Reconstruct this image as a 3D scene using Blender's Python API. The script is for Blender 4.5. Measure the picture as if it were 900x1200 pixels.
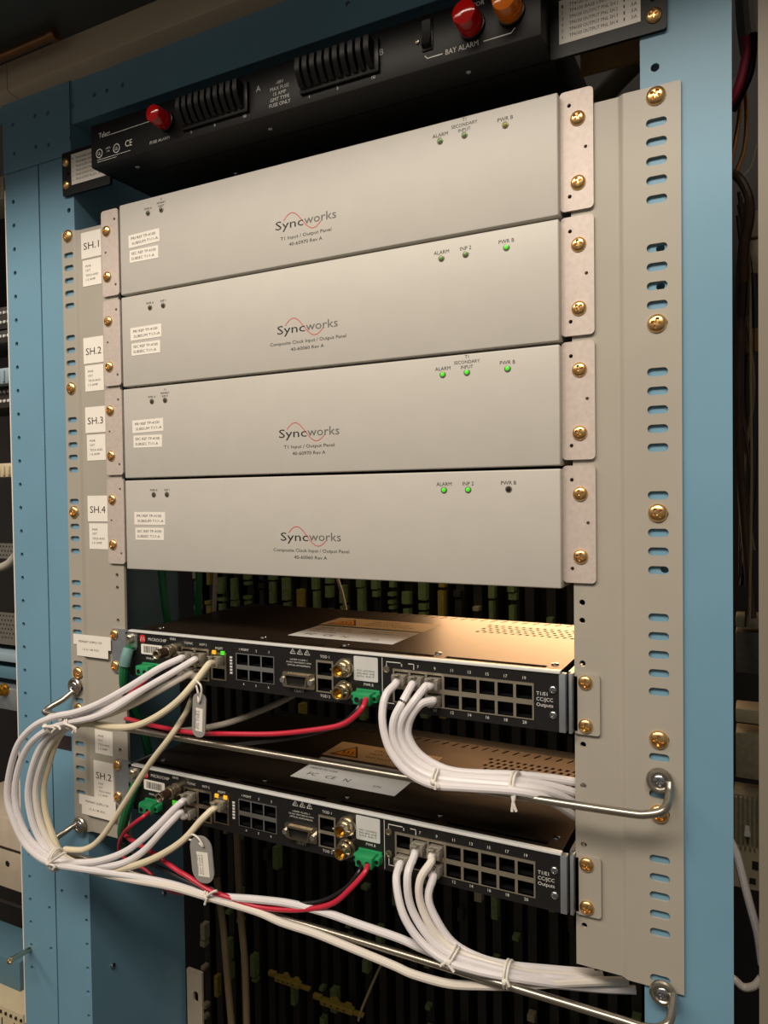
import bpy, bmesh, math, random
from mathutils import Vector, Matrix
from mathutils.geometry import tessellate_polygon, delaunay_2d_cdt
random.seed(7)
for o in list(bpy.data.objects): bpy.data.objects.remove(o)
C = bpy.context.scene.collection
S = 0.001                       # everything below is written in millimetres
ZF = 1500.0                     # camera height above the floor: z = 0 below is 1.5 m up

# ------------------------------------------------------------------ camera
YAW, PITCH, ROLL, DIST = 0.4703245, -0.0232186, -0.0131642, 545.634
F = 867.0
fwd = Vector((-math.sin(YAW)*math.cos(PITCH), math.cos(YAW)*math.cos(PITCH), math.sin(PITCH)))
rt0 = Vector((math.cos(YAW), math.sin(YAW), 0)); up0 = rt0.cross(fwd)
RT = rt0*math.cos(ROLL)+up0*math.sin(ROLL); UP = -rt0*math.sin(ROLL)+up0*math.cos(ROLL)
cd = bpy.data.cameras.new('camera'); cam = bpy.data.objects.new('camera', cd); C.objects.link(cam)
m = Matrix((RT, UP, -fwd)).transposed().to_4x4(); m.translation = Vector((0, -DIST, ZF))*S
cam.matrix_world = m
cd.sensor_fit = 'VERTICAL'; cd.sensor_height = 36.0; cd.lens = F/1200*36.0
cd.clip_start = 0.01; cd.clip_end = 50
bpy.context.scene.camera = cam
def at(px, py, Y=0.0):
    """point of the rack (mm) seen at a pixel of the 900x1200 frame, at depth Y behind the panel fronts"""
    d = fwd*F + RT*(px-450) - UP*(py-600)
    p = d*((DIST+Y)/d.y)
    return Vector((p.x, Y, p.z))

# ------------------------------------------------------------------ world, lights, exposure
sc = bpy.context.scene
sc.view_settings.view_transform = 'Standard'; sc.view_settings.look = 'None'
sc.view_settings.gamma = 1; sc.view_settings.use_curve_mapping = False
sc.view_settings.exposure = 0.0
w = bpy.data.worlds.new('world'); sc.world = w; w.use_nodes = True
w.node_tree.nodes['Background'].inputs[0].default_value = (1.0, 0.90, 0.78, 1)
w.node_tree.nodes['Background'].inputs[1].default_value = 0.16
def area(name, loc, target, sx, sy, power, col):
    l = bpy.data.lights.new(name, 'AREA'); l.shape = 'RECTANGLE'; l.size = sx; l.size_y = sy; l.energy = power; l.color = col
    o = bpy.data.objects.new(name, l); C.objects.link(o)
    o.location = Vector(loc)*S + Vector((0, 0, ZF*S))
    o.rotation_euler = (Vector(target)-Vector(loc)).to_track_quat('-Z', 'Y').to_euler()
    return o
area('aisle_ceiling_lamp', (-140, -1200, 1190), (-300, 0, 0), 1.4, 0.4, 32, (1.0, 0.885, 0.75))
area('aisle_ceiling_lamp_left', (-1450, -1300, 1200), (-400, 0, 0), 1.3, 0.3, 13, (1.0, 0.885, 0.75))
rear = area('rear_aisle_lamp', (-262, 462, -64), (-275, 60, -150), 0.33, 0.09, 0.38, (1.0, 0.57, 0.27)); rear.data.spread = math.radians(76)
area('terminal_fill_light', (-420, 400, 140), (-420, 560, -140), 0.5, 0.05, 0.36, (1.0, 0.82, 0.55))  # added fill that brightens the terminal strips; no fixture stands there

# ------------------------------------------------------------------ materials
def lin(c):
    return tuple(((v/255)/12.92 if v/255 <= 0.04045 else ((v/255+0.055)/1.055)**2.4) for v in c)
MATS = {}
def mat(name, rgb, rough=0.5, metal=0.0, noise=0.06, nscale=40.0, bump=0.0, bscale=400.0, emit=0.0, trans=0.0, coat=0.0, ior=1.45, rgb2=None):
    M = bpy.data.materials.new(name); M.use_nodes = True
    nt = M.node_tree; b = nt.nodes['Principled BSDF']; L = nt.links
    c = lin(rgb)
    tc = nt.nodes.new('ShaderNodeTexCoord')
    nz = nt.nodes.new('ShaderNodeTexNoise'); nz.inputs['Scale'].default_value = nscale; nz.inputs['Detail'].default_value = 5
    L.new(tc.outputs['Object'], nz.inputs['Vector'])
    rp = nt.nodes.new('ShaderNodeValToRGB')
    c2 = lin(rgb2) if rgb2 else tuple(v*(1-noise*2) for v in c)
    rp.color_ramp.elements[0].position = 0.3; rp.color_ramp.elements[1].position = 0.7
    rp.color_ramp.elements[0].color = (*c2, 1); rp.color_ramp.elements[1].color = (*c, 1)
    L.new(nz.outputs['Fac'], rp.inputs['Fac']); L.new(rp.outputs['Color'], b.inputs['Base Color'])
    b.inputs['Metallic'].default_value = metal; b.inputs['Roughness'].default_value = rough; b.inputs['IOR'].default_value = ior
    if trans: b.inputs['Transmission Weight'].default_value = trans
    if coat: b.inputs['Coat Weight'].default_value = coat; b.inputs['Coat Roughness'].default_value = 0.2
    if bump:
        n2 = nt.nodes.new('ShaderNodeTexNoise'); n2.inputs['Scale'].default_value = bscale
        L.new(tc.outputs['Object'], n2.inputs['Vector'])
        bp = nt.nodes.new('ShaderNodeBump'); bp.inputs['Strength'].default_value = bump; bp.inputs['Distance'].default_value = 0.0004
        L.new(n2.outputs['Fac'], bp.inputs['Height']); L.new(bp.outputs['Normal'], b.inputs['Normal'])
    if emit:
        b.inputs['Emission Color'].default_value = (*c, 1); b.inputs['Emission Strength'].default_value = emit
    MATS[name] = M; return M
mat('panel_white', (188, 184, 176), 0.42, noise=0.02, bump=0.08, bscale=900)
mat('ear_galv', (204, 191, 182), 0.5, 0.2, noise=0.07, nscale=260, bump=0.1, bscale=700)
mat('ear_silver', (170, 176, 182), 0.38, 0.7, noise=0.08, nscale=120)
mat('bracket_grey', (168, 162, 150), 0.38, noise=0.03, nscale=18, bump=0.06, bscale=600)
mat('blue_paint', (113, 155, 178), 0.42, noise=0.05, nscale=9, bump=0.06, bscale=500)
mat('blue_dark', (84, 118, 134), 0.5, noise=0.06, nscale=9)
mat('next_grey', (128, 120, 106), 0.5, noise=0.05, nscale=8)
mat('duct_grey', (205, 188, 164), 0.42, noise=0.06, nscale=8)
mat('tray_dark', (70, 74, 74), 0.5, noise=0.08, nscale=14)
mat('copper_tube', (150, 105, 70), 0.3, 0.8, noise=0.1)
mat('orange', (205, 120, 80), 0.6, noise=0.05)
mat('black_coat', (17, 16, 16), 0.42, ior=1.36, noise=0.08, nscale=60, bump=0.08, bscale=900)
mat('black_gloss', (22, 21, 21), 0.32, noise=0.05)
mat('unit_face', (27, 26, 26), 0.42, noise=0.05, bump=0.05, bscale=900)
mat('lid', (66, 54, 44), 0.42, 0.75, noise=0.1, nscale=70, bump=0.12, bscale=1200)
mat('cavity', (12, 12, 13), 0.55, noise=0.05)
mat('silver', (200, 200, 198), 0.28, 0.9, noise=0.05)
mat('nickel', (206, 194, 170), 0.28, 1.0, noise=0.08, nscale=150)
mat('port_frame', (186, 176, 156), 0.35, 0.75, noise=0.06, nscale=120)
mat('brass_zinc', (240, 208, 146), 0.3, 1.0, noise=0.12, nscale=220, rgb2=(228, 178, 122))
mat('steel_screw', (188, 190, 192), 0.25, 1.0, noise=0.08)
mat('rod_steel', (178, 170, 156), 0.3, 0.95, noise=0.08, nscale=90)
mat('trim_highlight', (240, 240, 238), 0.4, 0.25, noise=0.02)  # silver trim coloured near white to carry its bright specular line
mat('gold', (224, 172, 64), 0.28, 1.0, noise=0.05)
mat('ink_black', (26, 25, 25), 0.6, noise=0.0)
mat('ink_grey', (98, 96, 92), 0.6, noise=0.0)
mat('ink_red', (190, 74, 70), 0.6, noise=0.0)
mat('ink_white', (214, 212, 206), 0.6, noise=0.0)
mat('label_white', (236, 230, 220), 0.5, noise=0.015, nscale=80)
mat('label_grey', (205, 205, 203), 0.45, noise=0.03, nscale=80)
mat('label_tan', (214, 190, 150), 0.5, noise=0.04, nscale=80)
mat('warn_orange', (236, 160, 30), 0.5, noise=0.02)
mat('logo_red', (205, 40, 52), 0.5, noise=0.02)
mat('cable_white', (226, 221, 222), 0.36, noise=0.03, nscale=60)
mat('cable_warm', (226, 218, 208), 0.36, noise=0.03, nscale=60)
mat('cable_cream', (222, 210, 180), 0.36, noise=0.04, nscale=60)
mat('cable_grey', (170, 164, 152), 0.4, noise=0.05, nscale=60)
mat('cable_tan', (120, 104, 76), 0.5, noise=0.1, nscale=60)
mat('tie_white', (232, 226, 216), 0.45, noise=0.05, nscale=200)
mat('wire_red', (196, 40, 62), 0.36, noise=0.05)
mat('wire_pink', (206, 62, 92), 0.4, noise=0.05)
mat('wire_black', (26, 25, 26), 0.34, noise=0.05)
mat('wire_green', (20, 112, 66), 0.4, noise=0.06)
mat('heatshrink', (120, 160, 158), 0.35, noise=0.12, nscale=90)
mat('plug_green', (38, 152, 92), 0.38, noise=0.06)
mat('plug_clear', (200, 194, 180), 0.22, noise=0.05, trans=0.65)
mat('led_green', (76, 205, 48), 0.25, noise=0.0, emit=0.55)
mat('led_dim', (104, 140, 78), 0.25, noise=0.0, emit=0.12)
mat('led_olive', (140, 140, 48), 0.25, noise=0.0, emit=0.1)
mat('led_off', (72, 70, 64), 0.25, noise=0.0)
mat('led_amber', (230, 170, 40), 0.25, noise=0.0, emit=0.6)
mat('led_bezel', (120, 114, 100), 0.35, 0.4, noise=0.03)
mat('lens_red', (196, 16, 14), 0.1, noise=0.0, trans=0.4, emit=0.0)
mat('lens_amber', (230, 118, 12), 0.1, noise=0.0, trans=0.4, emit=0.0)
mat('tag_grey', (150, 148, 142), 0.4, noise=0.05, nscale=90)
mat('term_green', (120, 138, 84), 0.5, noise=0.2, nscale=200)
mat('term_yellow', (158, 140, 60), 0.5, noise=0.2, nscale=200)
mat('term_cream', (170, 160, 132), 0.5, noise=0.15, nscale=200)
mat('strip_dark', (44, 40, 34), 0.55, noise=0.2, nscale=60)
mat('yellow_plastic', (176, 152, 66), 0.45, noise=0.1, nscale=100)
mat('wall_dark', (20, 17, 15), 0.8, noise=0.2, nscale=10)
mat('floor_tile', (120, 112, 100), 0.5, noise=0.1, nscale=6)
mat('cream_box', (196, 182, 150), 0.45, noise=0.06, nscale=60)
mat('beige_box', (186, 172, 152), 0.45, noise=0.06, nscale=60)
mat('paleblue', (140, 160, 170), 0.45, noise=0.06)
mat('mesh_grey', (104, 100, 92), 0.5, noise=0.12, nscale=300)
mat('wire_brown', (62, 44, 32), 0.3, noise=0.2, nscale=120)
mat('wire_copper', (176, 122, 72), 0.3, 0.6, noise=0.1)
mat('tan_plate', (168, 128, 78), 0.45, noise=0.1, nscale=30)
mat('patch_dark', (52, 42, 44), 0.45, noise=0.1)

# ------------------------------------------------------------------ geometry helpers
def inside(p, poly):
    c = False; j = len(poly)-1
    for i in range(len(poly)):
        (x1, z1), (x2, z2) = poly[i], poly[j]
        if (z1 > p[1]) != (z2 > p[1]) and p[0] < (x2-x1)*(p[1]-z1)/(z2-z1)+x1: c = not c
        j = i
    return c
def holed(loops):
    """triangles of a polygon with holes"""
    if len(loops) == 1: return tessellate_polygon([[Vector((p[0], p[1], 0)) for p in loops[0]]])
    pts = [Vector((p[0], p[1])) for l in loops for p in l]; ed = []; k = 0; bb = []
    for l in loops:
        n = len(l); ed += [(k+i, k+(i+1) % n) for i in range(n)]; k += n
        bb.append((min(p[0] for p in l), max(p[0] for p in l), min(p[1] for p in l), max(p[1] for p in l)))
    ov, _, of, om, _, _ = delaunay_2d_cdt(pts, ed, [], 0, 1e-6)
    out = []
    for f in of:
        c = [sum(ov[i][a] for i in f)/len(f) for a in (0, 1)]
        if not inside(c, loops[0]): continue
        if any(b[0] < c[0] < b[1] and b[2] < c[1] < b[3] and inside(c, l) for b, l in zip(bb[1:], loops[1:])): continue
        if all(om[i] for i in f): out.append(tuple(om[i][0] for i in f))
    return out
class G:
    def __init__(self, off=(0, 0, 0)):
        self.v = []; self.f = []; self.o = Vector(off)
    def add(self, vs, fs):
        n = len(self.v); self.v += [Vector(p)+self.o for p in vs]; self.f += [tuple(i+n for i in f) for f in fs]; return self
    def bm(self, b):
        b.verts.index_update()
        self.add([v.co.copy() for v in b.verts], [[v.index for v in f.verts] for f in b.faces]); b.free(); return self
    def box(self, x0, x1, y0, y1, z0, z1, bev=0.0, seg=2):
        if not bev:
            vs = [(x, y, z) for x in (x0, x1) for y in (y0, y1) for z in (z0, z1)]
            return self.add(vs, [(0, 1, 3, 2), (4, 6, 7, 5), (0, 4, 5, 1), (2, 3, 7, 6), (0, 2, 6, 4), (1, 5, 7, 3)])
        b = bmesh.new(); bmesh.ops.create_cube(b, size=1)
        for v in b.verts:
            v.co = ((x0+x1)/2+v.co.x*(x1-x0), (y0+y1)/2+v.co.y*(y1-y0), (z0+z1)/2+v.co.z*(z1-z0))
        bmesh.ops.bevel(b, geom=b.edges[:], offset=bev, segments=seg, affect='EDGES', profile=0.5)
        return self.bm(b)
    def prism(self, poly, axis, a0, a1):
        """closed 2-D polygon swept along an axis ('x': poly in y,z; 'y': poly in x,z; 'z': poly in x,y)"""
        n = len(poly)
        def P(p, a): return {'x': (a, p[0], p[1]), 'y': (p[0], a, p[1]), 'z': (p[0], p[1], a)}[axis]
        vs = [P(p, a0) for p in poly]+[P(p, a1) for p in poly]
        tri = tessellate_polygon([[Vector((p[0], p[1], 0)) for p in poly]])
        fs = [tuple(t) for t in tri]+[tuple(i+n for i in reversed(t)) for t in tri]
        fs += [(i, (i+1) % n, n+(i+1) % n, n+i) for i in range(n)]
        return self.add(vs, fs)
    def plate(self, outer, holes, a0, a1, axis='y'):
        """flat sheet with real holes"""
        loops = [outer]+list(holes); flat = [p for l in loops for p in l]; n = len(flat)
        def P(p, a): return {'x': (a, p[0], p[1]), 'y': (p[0], a, p[1]), 'z': (p[0], p[1], a)}[axis]
        tri = holed(loops)
        vs = [P(p, a0) for p in flat]+[P(p, a1) for p in flat]
        fs = [tuple(t) for t in tri]+[tuple(i+n for i in reversed(t)) for t in tri]
        k = 0
        for l in loops:
            c = len(l); fs += [(k+i, k+(i+1) % c, n+k+(i+1) % c, n+k+i) for i in range(c)]; k += c
        return self.add(vs, fs)
    def lathe(self, prof, p, axis, seg=20):
        """profile of (radius, along) revolved about a line from p in direction axis"""
        ax = Vector(axis).normalized(); u = ax.orthogonal().normalized(); v = ax.cross(u); p = Vector(p)
        vs = []; fs = []; n = len(prof)
        for r, t in prof:
            for k in range(seg):
                a = 2*math.pi*k/seg; vs.append(p+ax*t+(u*math.cos(a)+v*math.sin(a))*r)
        for i in range(n-1):
            for k in range(seg):
                fs.append((i*seg+k, i*seg+(k+1) % seg, (i+1)*seg+(k+1) % seg, (i+1)*seg+k))
        if prof[0][0] > 1e-6: fs.append(tuple(range(seg))[::-1])
        if prof[-1][0] > 1e-6: fs.append(tuple((n-1)*seg+k for k in range(seg)))
        return self.add(vs, fs)
    def cyl(self, p, q, r, seg=16):
        p = Vector(p); q = Vector(q); return self.lathe([(r, 0), (r, (q-p).length)], p, q-p, seg)
    def tube(self, pts, r, seg=10, sub=6, smooth=True, closed=False):
        pts = [Vector(p) for p in pts]
        if smooth and len(pts) > 2 and not closed:
            P = [pts[0]*2-pts[1]]+pts+[pts[-1]*2-pts[-2]]; q = []
            for i in range(1, len(P)-2):
                a, b, c, d = P[i-1:i+3]
                for k in range(sub):
                    t = k/sub
                    q.append(0.5*((2*b)+(c-a)*t+(2*a-5*b+4*c-d)*t*t+(3*b-a-3*c+d)*t**3))
            q.append(pts[-1]); pts = q
        n = len(pts); T = []
        for i in range(n):
            a = pts[(i-1) % n] if closed else pts[max(i-1, 0)]; b = pts[(i+1) % n] if closed else pts[min(i+1, n-1)]
            T.append((b-a).normalized())
        u = T[0].orthogonal().normalized(); vs = []
        for i in range(n):
            u = (u-T[i]*u.dot(T[i])).normalized(); v = T[i].cross(u)
            rr = r(i/(n-1)) if callable(r) else r
            for k in range(seg):
                a = 2*math.pi*k/seg; vs.append(pts[i]+(u*math.cos(a)+v*math.sin(a))*rr)
        fs = []
        for i in range(n if closed else n-1):
            j = (i+1) % n
            for k in range(seg): fs.append((i*seg+k, i*seg+(k+1) % seg, j*seg+(k+1) % seg, j*seg+k))
        if not closed: fs += [tuple(range(seg))[::-1], tuple((n-1)*seg+k for k in range(seg))]
        return self.add(vs, fs)
    def cavity(self, x0, x1, z0, z1, y0, y1):
        vs = [(x, y, z) for x in (x0, x1) for y in (y0, y1) for z in (z0, z1)]
        return self.add(vs, [(0, 1, 3, 2), (4, 6, 7, 5), (0, 4, 6, 2), (1, 3, 7, 5), (2, 3, 7, 6)])
    def text(self, s, x, z, h, y, width=None, align='C', rot=0.0, frame=None):
        """flat printed lettering: cap height h, facing the viewer of the panel (or in a given frame)"""
        vs, fs, (x0, x1) = glyphs(s)
        k = h/0.70; kx = (width/(x1-x0)) if width else k
        sh = {'C': (x0+x1)/2, 'L': x0, 'R': x1}[align]; c, sn = math.cos(rot), math.sin(rot); out = []
        for a, b in vs:
            U = (a-sh)*kx; V = b*k; U, V = U*c-V*sn, U*sn+V*c
            out.append(Vector((x+U, y, z+V)) if not frame else Vector(frame[0])+Vector(frame[1])*(x+U)+Vector(frame[2])*(z+V))
        return self.add(out, fs)
    def ribbon(self, pts, wd, y):
        vs = []; fs = []; n = len(pts)
        for i in range(n):
            a = Vector(pts[max(i-1, 0)]); b = Vector(pts[min(i+1, n-1)]); d = (b-a).normalized(); nn = Vector((-d.y, d.x))*wd/2; p = Vector(pts[i])
            vs += [(p.x+nn.x, y, p.y+nn.y), (p.x-nn.x, y, p.y-nn.y)]
        for i in range(n-1): fs.append((2*i, 2*i+1, 2*i+3, 2*i+2))
        return self.add(vs, fs)
GC = {}
def glyphs(s):
    if s in GC: return GC[s]
    cu = bpy.data.curves.new('t', 'FONT'); cu.body = s; cu.size = 1; cu.resolution_u = 2
    o = bpy.data.objects.new('t', cu); C.objects.link(o)
    dg = bpy.context.evaluated_depsgraph_get(); me = o.evaluated_get(dg).to_mesh()
    vs = [(v.co.x, v.co.y) for v in me.vertices]; fs = [tuple(p.vertices) for p in me.polygons]
    o.evaluated_get(dg).to_mesh_clear(); bpy.data.objects.remove(o); bpy.data.curves.remove(cu)
    xs = [v[0] for v in vs] or [0, 1]
    GC[s] = (vs, fs, (min(xs), max(xs))); return GC[s]
def rr(x0, x1, z0, z1, r, n=4):
    r = min(r, (x1-x0)/2-1e-3, (z1-z0)/2-1e-3); p = []
    for cx, cz, a in ((x1-r, z1-r, 0), (x0+r, z1-r, 90), (x0+r, z0+r, 180), (x1-r, z0+r, 270)):
        for k in range(n+1):
            t = math.radians(a+90*k/n); p.append((cx+r*math.cos(t), cz+r*math.sin(t)))
    return p
def circ(x, z, r, n=14): return [(x+r*math.cos(2*math.pi*k/n), z+r*math.sin(2*math.pi*k/n)) for k in range(n)]
def rect(x0, x1, z0, z1): return [(x0, z0), (x1, z0), (x1, z1), (x0, z1)]

ORG = {}
def make_mesh(name, g, org, m, angle=35):
    me = bpy.data.meshes.new(name)
    me.from_pydata([(v-org)*S for v in g.v], [], g.f)
    b = bmesh.new(); b.from_mesh(me); bmesh.ops.recalc_face_normals(b, faces=b.faces[:]); b.to_mesh(me); b.free()
    me.shade_smooth(); me.set_sharp_from_angle(angle=math.radians(angle)); me.materials.append(MATS[m]); return me
def props(o, label, cat, group=None, kind=None):
    if label: o['label'] = label
    if cat: o['category'] = cat
    if group: o['group'] = group
    if kind: o['kind'] = kind
def thing(name, label, cat, org, group=None):
    o = bpy.data.objects.new(name, None); C.objects.link(o); o.empty_display_size = 0.01
    org = Vector(org); o.location = (org+Vector((0, 0, ZF)))*S; ORG[o.name] = org; props(o, label, cat, group); return o
def part(name, g, m, parent, label=None, kind=None, angle=35):
    org = ORG[parent.name]; o = bpy.data.objects.new(name, make_mesh(name, g, org, m, angle)); C.objects.link(o)
    o.parent = parent; ORG[o.name] = org; props(o, label, None, None, kind); return o
def solo(name, g, m, label, cat, group=None, kind=None, angle=35):
    c = sum(g.v, Vector())/len(g.v); lo = min(v.z for v in g.v); org = Vector((c.x, c.y, lo))
    o = bpy.data.objects.new(name, make_mesh(name, g, org, m, angle)); C.objects.link(o)
    o.location = (org+Vector((0, 0, ZF)))*S; ORG[o.name] = org; props(o, label, cat, group, kind); return o
def struct(name, g, m): return solo(name, g, m, None, None, None, 'structure')

# a pan-head screw with a cross recess, one shared mesh per radius and metal
SCR = {}
def screw_mesh(r, m, washer=0.0):
    k = (r, m, washer)
    if k in SCR: return SCR[k]
    g = G(); seg, rings = 40, 12; h = r*0.50; vs = [(0, -h*0.45, 0)]; fs = []
    for i in range(1, rings+1):
        q = i/rings
        for j in range(seg):
            a = 2*math.pi*j/seg; x = q*r*math.cos(a); z = q*r*math.sin(a)
            y = -h*math.sqrt(max(0, 1-(q**2.6)*0.97))
            ax, az = abs(x)/r, abs(z)/r
            if (ax < 0.13 and az < 0.56) or (az < 0.13 and ax < 0.56): y += h*0.55
            vs.append((x, y, z))
    for j in range(seg): fs.append((0, 1+j, 1+(j+1) % seg))
    for i in range(rings-1):
        for j in range(seg):
            a = 1+i*seg+j; b = 1+i*seg+(j+1) % seg; fs.append((a, a+seg, b+seg, b))
    n = len(vs); vs += [(r*math.cos(2*math.pi*j/seg), 0.3, r*math.sin(2*math.pi*j/seg)) for j in range(seg)]
    for j in range(seg): fs.append((1+(rings-1)*seg+j, n+j, n+(j+1) % seg, 1+(rings-1)*seg+(j+1) % seg))
    g.add(vs, fs)
    if washer: g.lathe([(washer, 0.3), (washer, -0.5), (washer-0.5, -0.9), (r*0.8, -0.9)], (0, 0, 0), (0, 1, 0), 28)
    SCR[k] = make_mesh('screw', g, Vector(), m, 50); return SCR[k]
def screw(x, y, z, parent, r=5.4, m='brass_zinc', washer=0.0, name='mounting_screw'):
    o = bpy.data.objects.new(name, screw_mesh(r, m, washer)); C.objects.link(o); o.parent = parent
    o.location = (Vector((x, y, z))-ORG[parent.name])*S; o.rotation_euler = (0, random.uniform(0, 1.5), 0); return o

# ------------------------------------------------------------------ setting
g = G(); g.box(-4000, 3000, -3000, 2500, -1560, -1500); struct('floor', g, 'floor_tile')
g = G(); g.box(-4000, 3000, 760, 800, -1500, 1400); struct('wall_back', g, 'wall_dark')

# ------------------------------------------------------------------ blue rack
FY = 9.0                       # front of the uprights
rack = thing('equipment_rack', 'blue painted steel relay rack frame holding every panel and unit', 'rack', (-360, 40, -1500))
def upright_geo(x0, x1, holes, web):
    g = G(); g.plate(rect(x0, x1, -1500, 520), holes, FY, FY+3)
    if 'l' in web: g.box(x0, x0+3, FY+3, 150, -1500, 520)
    if 'r' in web: g.box(x1-3, x1, FY+3, 150, -1500, 520)
    g.box(x0, x0+18, 150, 153, -1500, 520)
    if 'r' in web: g.box(x1-18, x1, 150, 153, -1500, 520)
    return g
hl = [circ(-648.5, z, 2.4, 10) for z in [-377-26.2*k for k in range(11)]]
hl += [circ(-686, -432, 2.4, 10), circ(-651, 305, 2.6, 10)]
part('upright', upright_geo(-695.5, -643, hl, 'lr'), 'blue_paint', rack)
hr = [circ(-63.5, z, 3.0, 10) for z in (301, 170+0.5, 143.5, -55, 214-9)]
hr = [circ(-65, 290+6, 3.0, 10), circ(-62, 170, 3.0, 10), circ(-62, 143.5, 3.0, 10), circ(-60, -55, 3.0, 10)]
part('upright', upright_geo(-75, -16.5, hr, 'l'), 'blue_paint', rack)
gh = G(); gh.plate(rect(-643, -75, 393, 520), [circ(-610+dx, 415, 2.4, 10) for dx in (0, 18, 40, 300, 318)], FY, FY+3)
gh.box(-643, -75, FY+3, 70, 394, 397); part('header', gh, 'blue_paint', rack)
gb = G(); gb.box(-84, -64, 0, 0.4, 0, 12)
gw = G(); na, nbx = at(62, 859, FY), at(84, 880, FY); gw.box(na.x, nbx.x, FY-0.5, FY, nbx.z, na.z); part('dark_patch', gw, 'patch_dark', rack, 'dark blank strip on the upright')  # small dark patch set flat on the upright
gs = G(); gs.lathe([(3.2, 0), (3.0, 1.6), (1.6, 2.4)], (-643, 38, -520), (1, 0, 0), 14); gs.lathe([(3.6, 0), (3.2, 1.6), (1.6, 2.4)], (-643, 118, -478), (1, 0, 0), 14)
part('bolt', gs, 'steel_screw', rack)
gg = G(); gg.plate(rect(-750.5, -643, 362, 520), [circ(at(a, b, FY-2).x, at(a, b, FY-2).z, 2.4, 10) for a, b in ((15, 146), (41, 136), (56, 133), (83, 124), (17, 180), (42, 172), (57, 170), (83, 161))], FY-2, FY); part('gusset_plate', gg, 'blue_paint', rack)
# a bare steel pin through the neighbour upright's edge
nb = thing('rack_upright', 'blue punched steel upright of the neighbouring bay, at the far left', 'upright', (-728, 40, -1500))
zs = [at(17.5, 236, FY).z - 26.15*k for k in range(0, 34)]
hn = [circ(-738.5, z, 2.5, 10) for z in zs]+[circ(-706, -502, 2.5, 10), circ(-707, -456, 2.5, 10)]
part('upright_face', upright_geo(-750.5, -697.5, hn, 'lr'), 'blue_paint', nb)
g = G(); g.box(-752.2, -750.8, FY-0.5, FY+14, -600, 345); part('edge_trim', g, 'label_white', nb, 'cream edge strip')
g = G(); g.plate(rect(-800, -750.5, 420, 520), [], FY-0.5, FY+2.5); part('header_end', g, 'blue_paint', nb)
nx = thing('rack_post', 'dull grey-beige steel post of the next bay, at the right edge', 'upright', (30, 40, -1500))
g = G(); g.box(-0.8, 70, FY, FY+3, -1500, 520); g.box(-0.8, 2, FY+3, 80, -1500, 520); part('post_face', g, 'next_grey', nx)

# overhead tray and beam
beam = thing('overhead_beam', 'brownish grey sheet metal beam running above the rack', 'beam', (-460, 0, 440))
g = G(); pr = [(10, 437), (-4, 440), (-6, 441.2), (-6.8, 443.5), (-6.8, 470), (10, 470)]
g.prism(pr, 'x', -722, 60); part('beam_front', g, 'duct_grey', beam)
g = G(); g.prism(pr, 'x', -1300, -723.2); part('beam_front', g, 'duct_grey', beam)
tray = thing('cable_tray', 'dark overhead cable tray with a projecting lip above the beam', 'tray', (-460, -40, 466))
g = G(); g.box(-1300, 120, -225, 40, 470.3, 474); g.box(-1300, 120, -228, -225, 470.3, 488); part('tray_floor', g, 'tray_dark', tray)
g = G()
for k in range(40): g.box(-900+k*22, -890+k*22, -228.8, -228, 477, 480)
part('rivets', g, 'black_gloss', tray, kind='stuff')
g = G(); pe = at(64, 40, -28); g.tube([pe-Vector((500, 0, 0)), pe], 4.6, 14); g.lathe([(6.0, 0), (6.0, 7), (5, 8)], pe-Vector((6, 0, 0)), (1, 0, 0), 14)
solo('conduit', g, 'copper_tube', 'short coppery conduit tube under the dark tray, top left corner', 'pipe')
g = G(); g.box(-1300, -690, -80, 30, 476, 620, 2); solo('orange_panel', g, 'orange', 'orange panel in the top left corner above the tray', 'panel')

# ------------------------------------------------------------------ adapter brackets
SLOT0 = [257-86.6*k for k in range(8)]
def slots(x, r_list=None):
    h = []
    for k, z in enumerate(SLOT0):
        for j in range(5 if k < 7 else 1):
            h.append(rr(x-6.9, x+6.9, z-13.25*j-2.9, z-13.25*j+2.9, 2.8, 4))
    return h
def bracket(name, label, xo0, xo1, xi0, xi1, xslot, inner_holes, side):
    t = thing(name, label, 'bracket', ((xo0+xi1)/2, 8, -356))
    g = G(); g.plate(rect(xo0, xo1, -356, 282), slots(xslot), 6.5, 8.7)
    # the bend between the outer flange and the recessed inner flange
    a, b = (xo0, xi1) if side == 'r' else (xo1, xi0)
    n = 8; pf = []; pb = []
    for i in range(n+1):
        q = i/n; s = q*q*(3-2*q); x = a+(b-a)*q; pf.append((x, 6.5+3.0*s)); pb.append((x, 8.7+3.8*s))
    g.prism(pf+pb[::-1], 'z', -356, 282)
    g.plate(rect(xi0, xi1, -356, 282), inner_holes, 9.5, 12.5)
    part('bracket_plate', g, 'bracket_grey', t)
    for i in range(3): pass
    return t
inR = [circ(-118, z, 2.3, 10) for z in (-82, -95.5, -127.5, -188.5, -219.5, -264, -325.5)]
brR = bracket('mounting_bracket', 'grey slotted adapter bracket on the right blue upright', -85.5, -48, -124, -91, -64, inR, 'r')
for z in (275, 117.5, -15.3, -176.3, -229.5): screw(-64.2, 6.5, z, brR, 6.6)
inL = [circ(-593, z, 2.2, 10) for z in (-79.5, -92.5, -126.5)]+[circ(-594, -262, 2.2, 10)]
brL = bracket('mounting_bracket', 'grey slotted adapter bracket with paper labels on the left blue upright', -660, -642, -637, -583, -650, inL, 'l')
for z in (289-12, 117.0, -14, -186, -225): screw(-650, 6.5, z, brL, 6.6)
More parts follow.
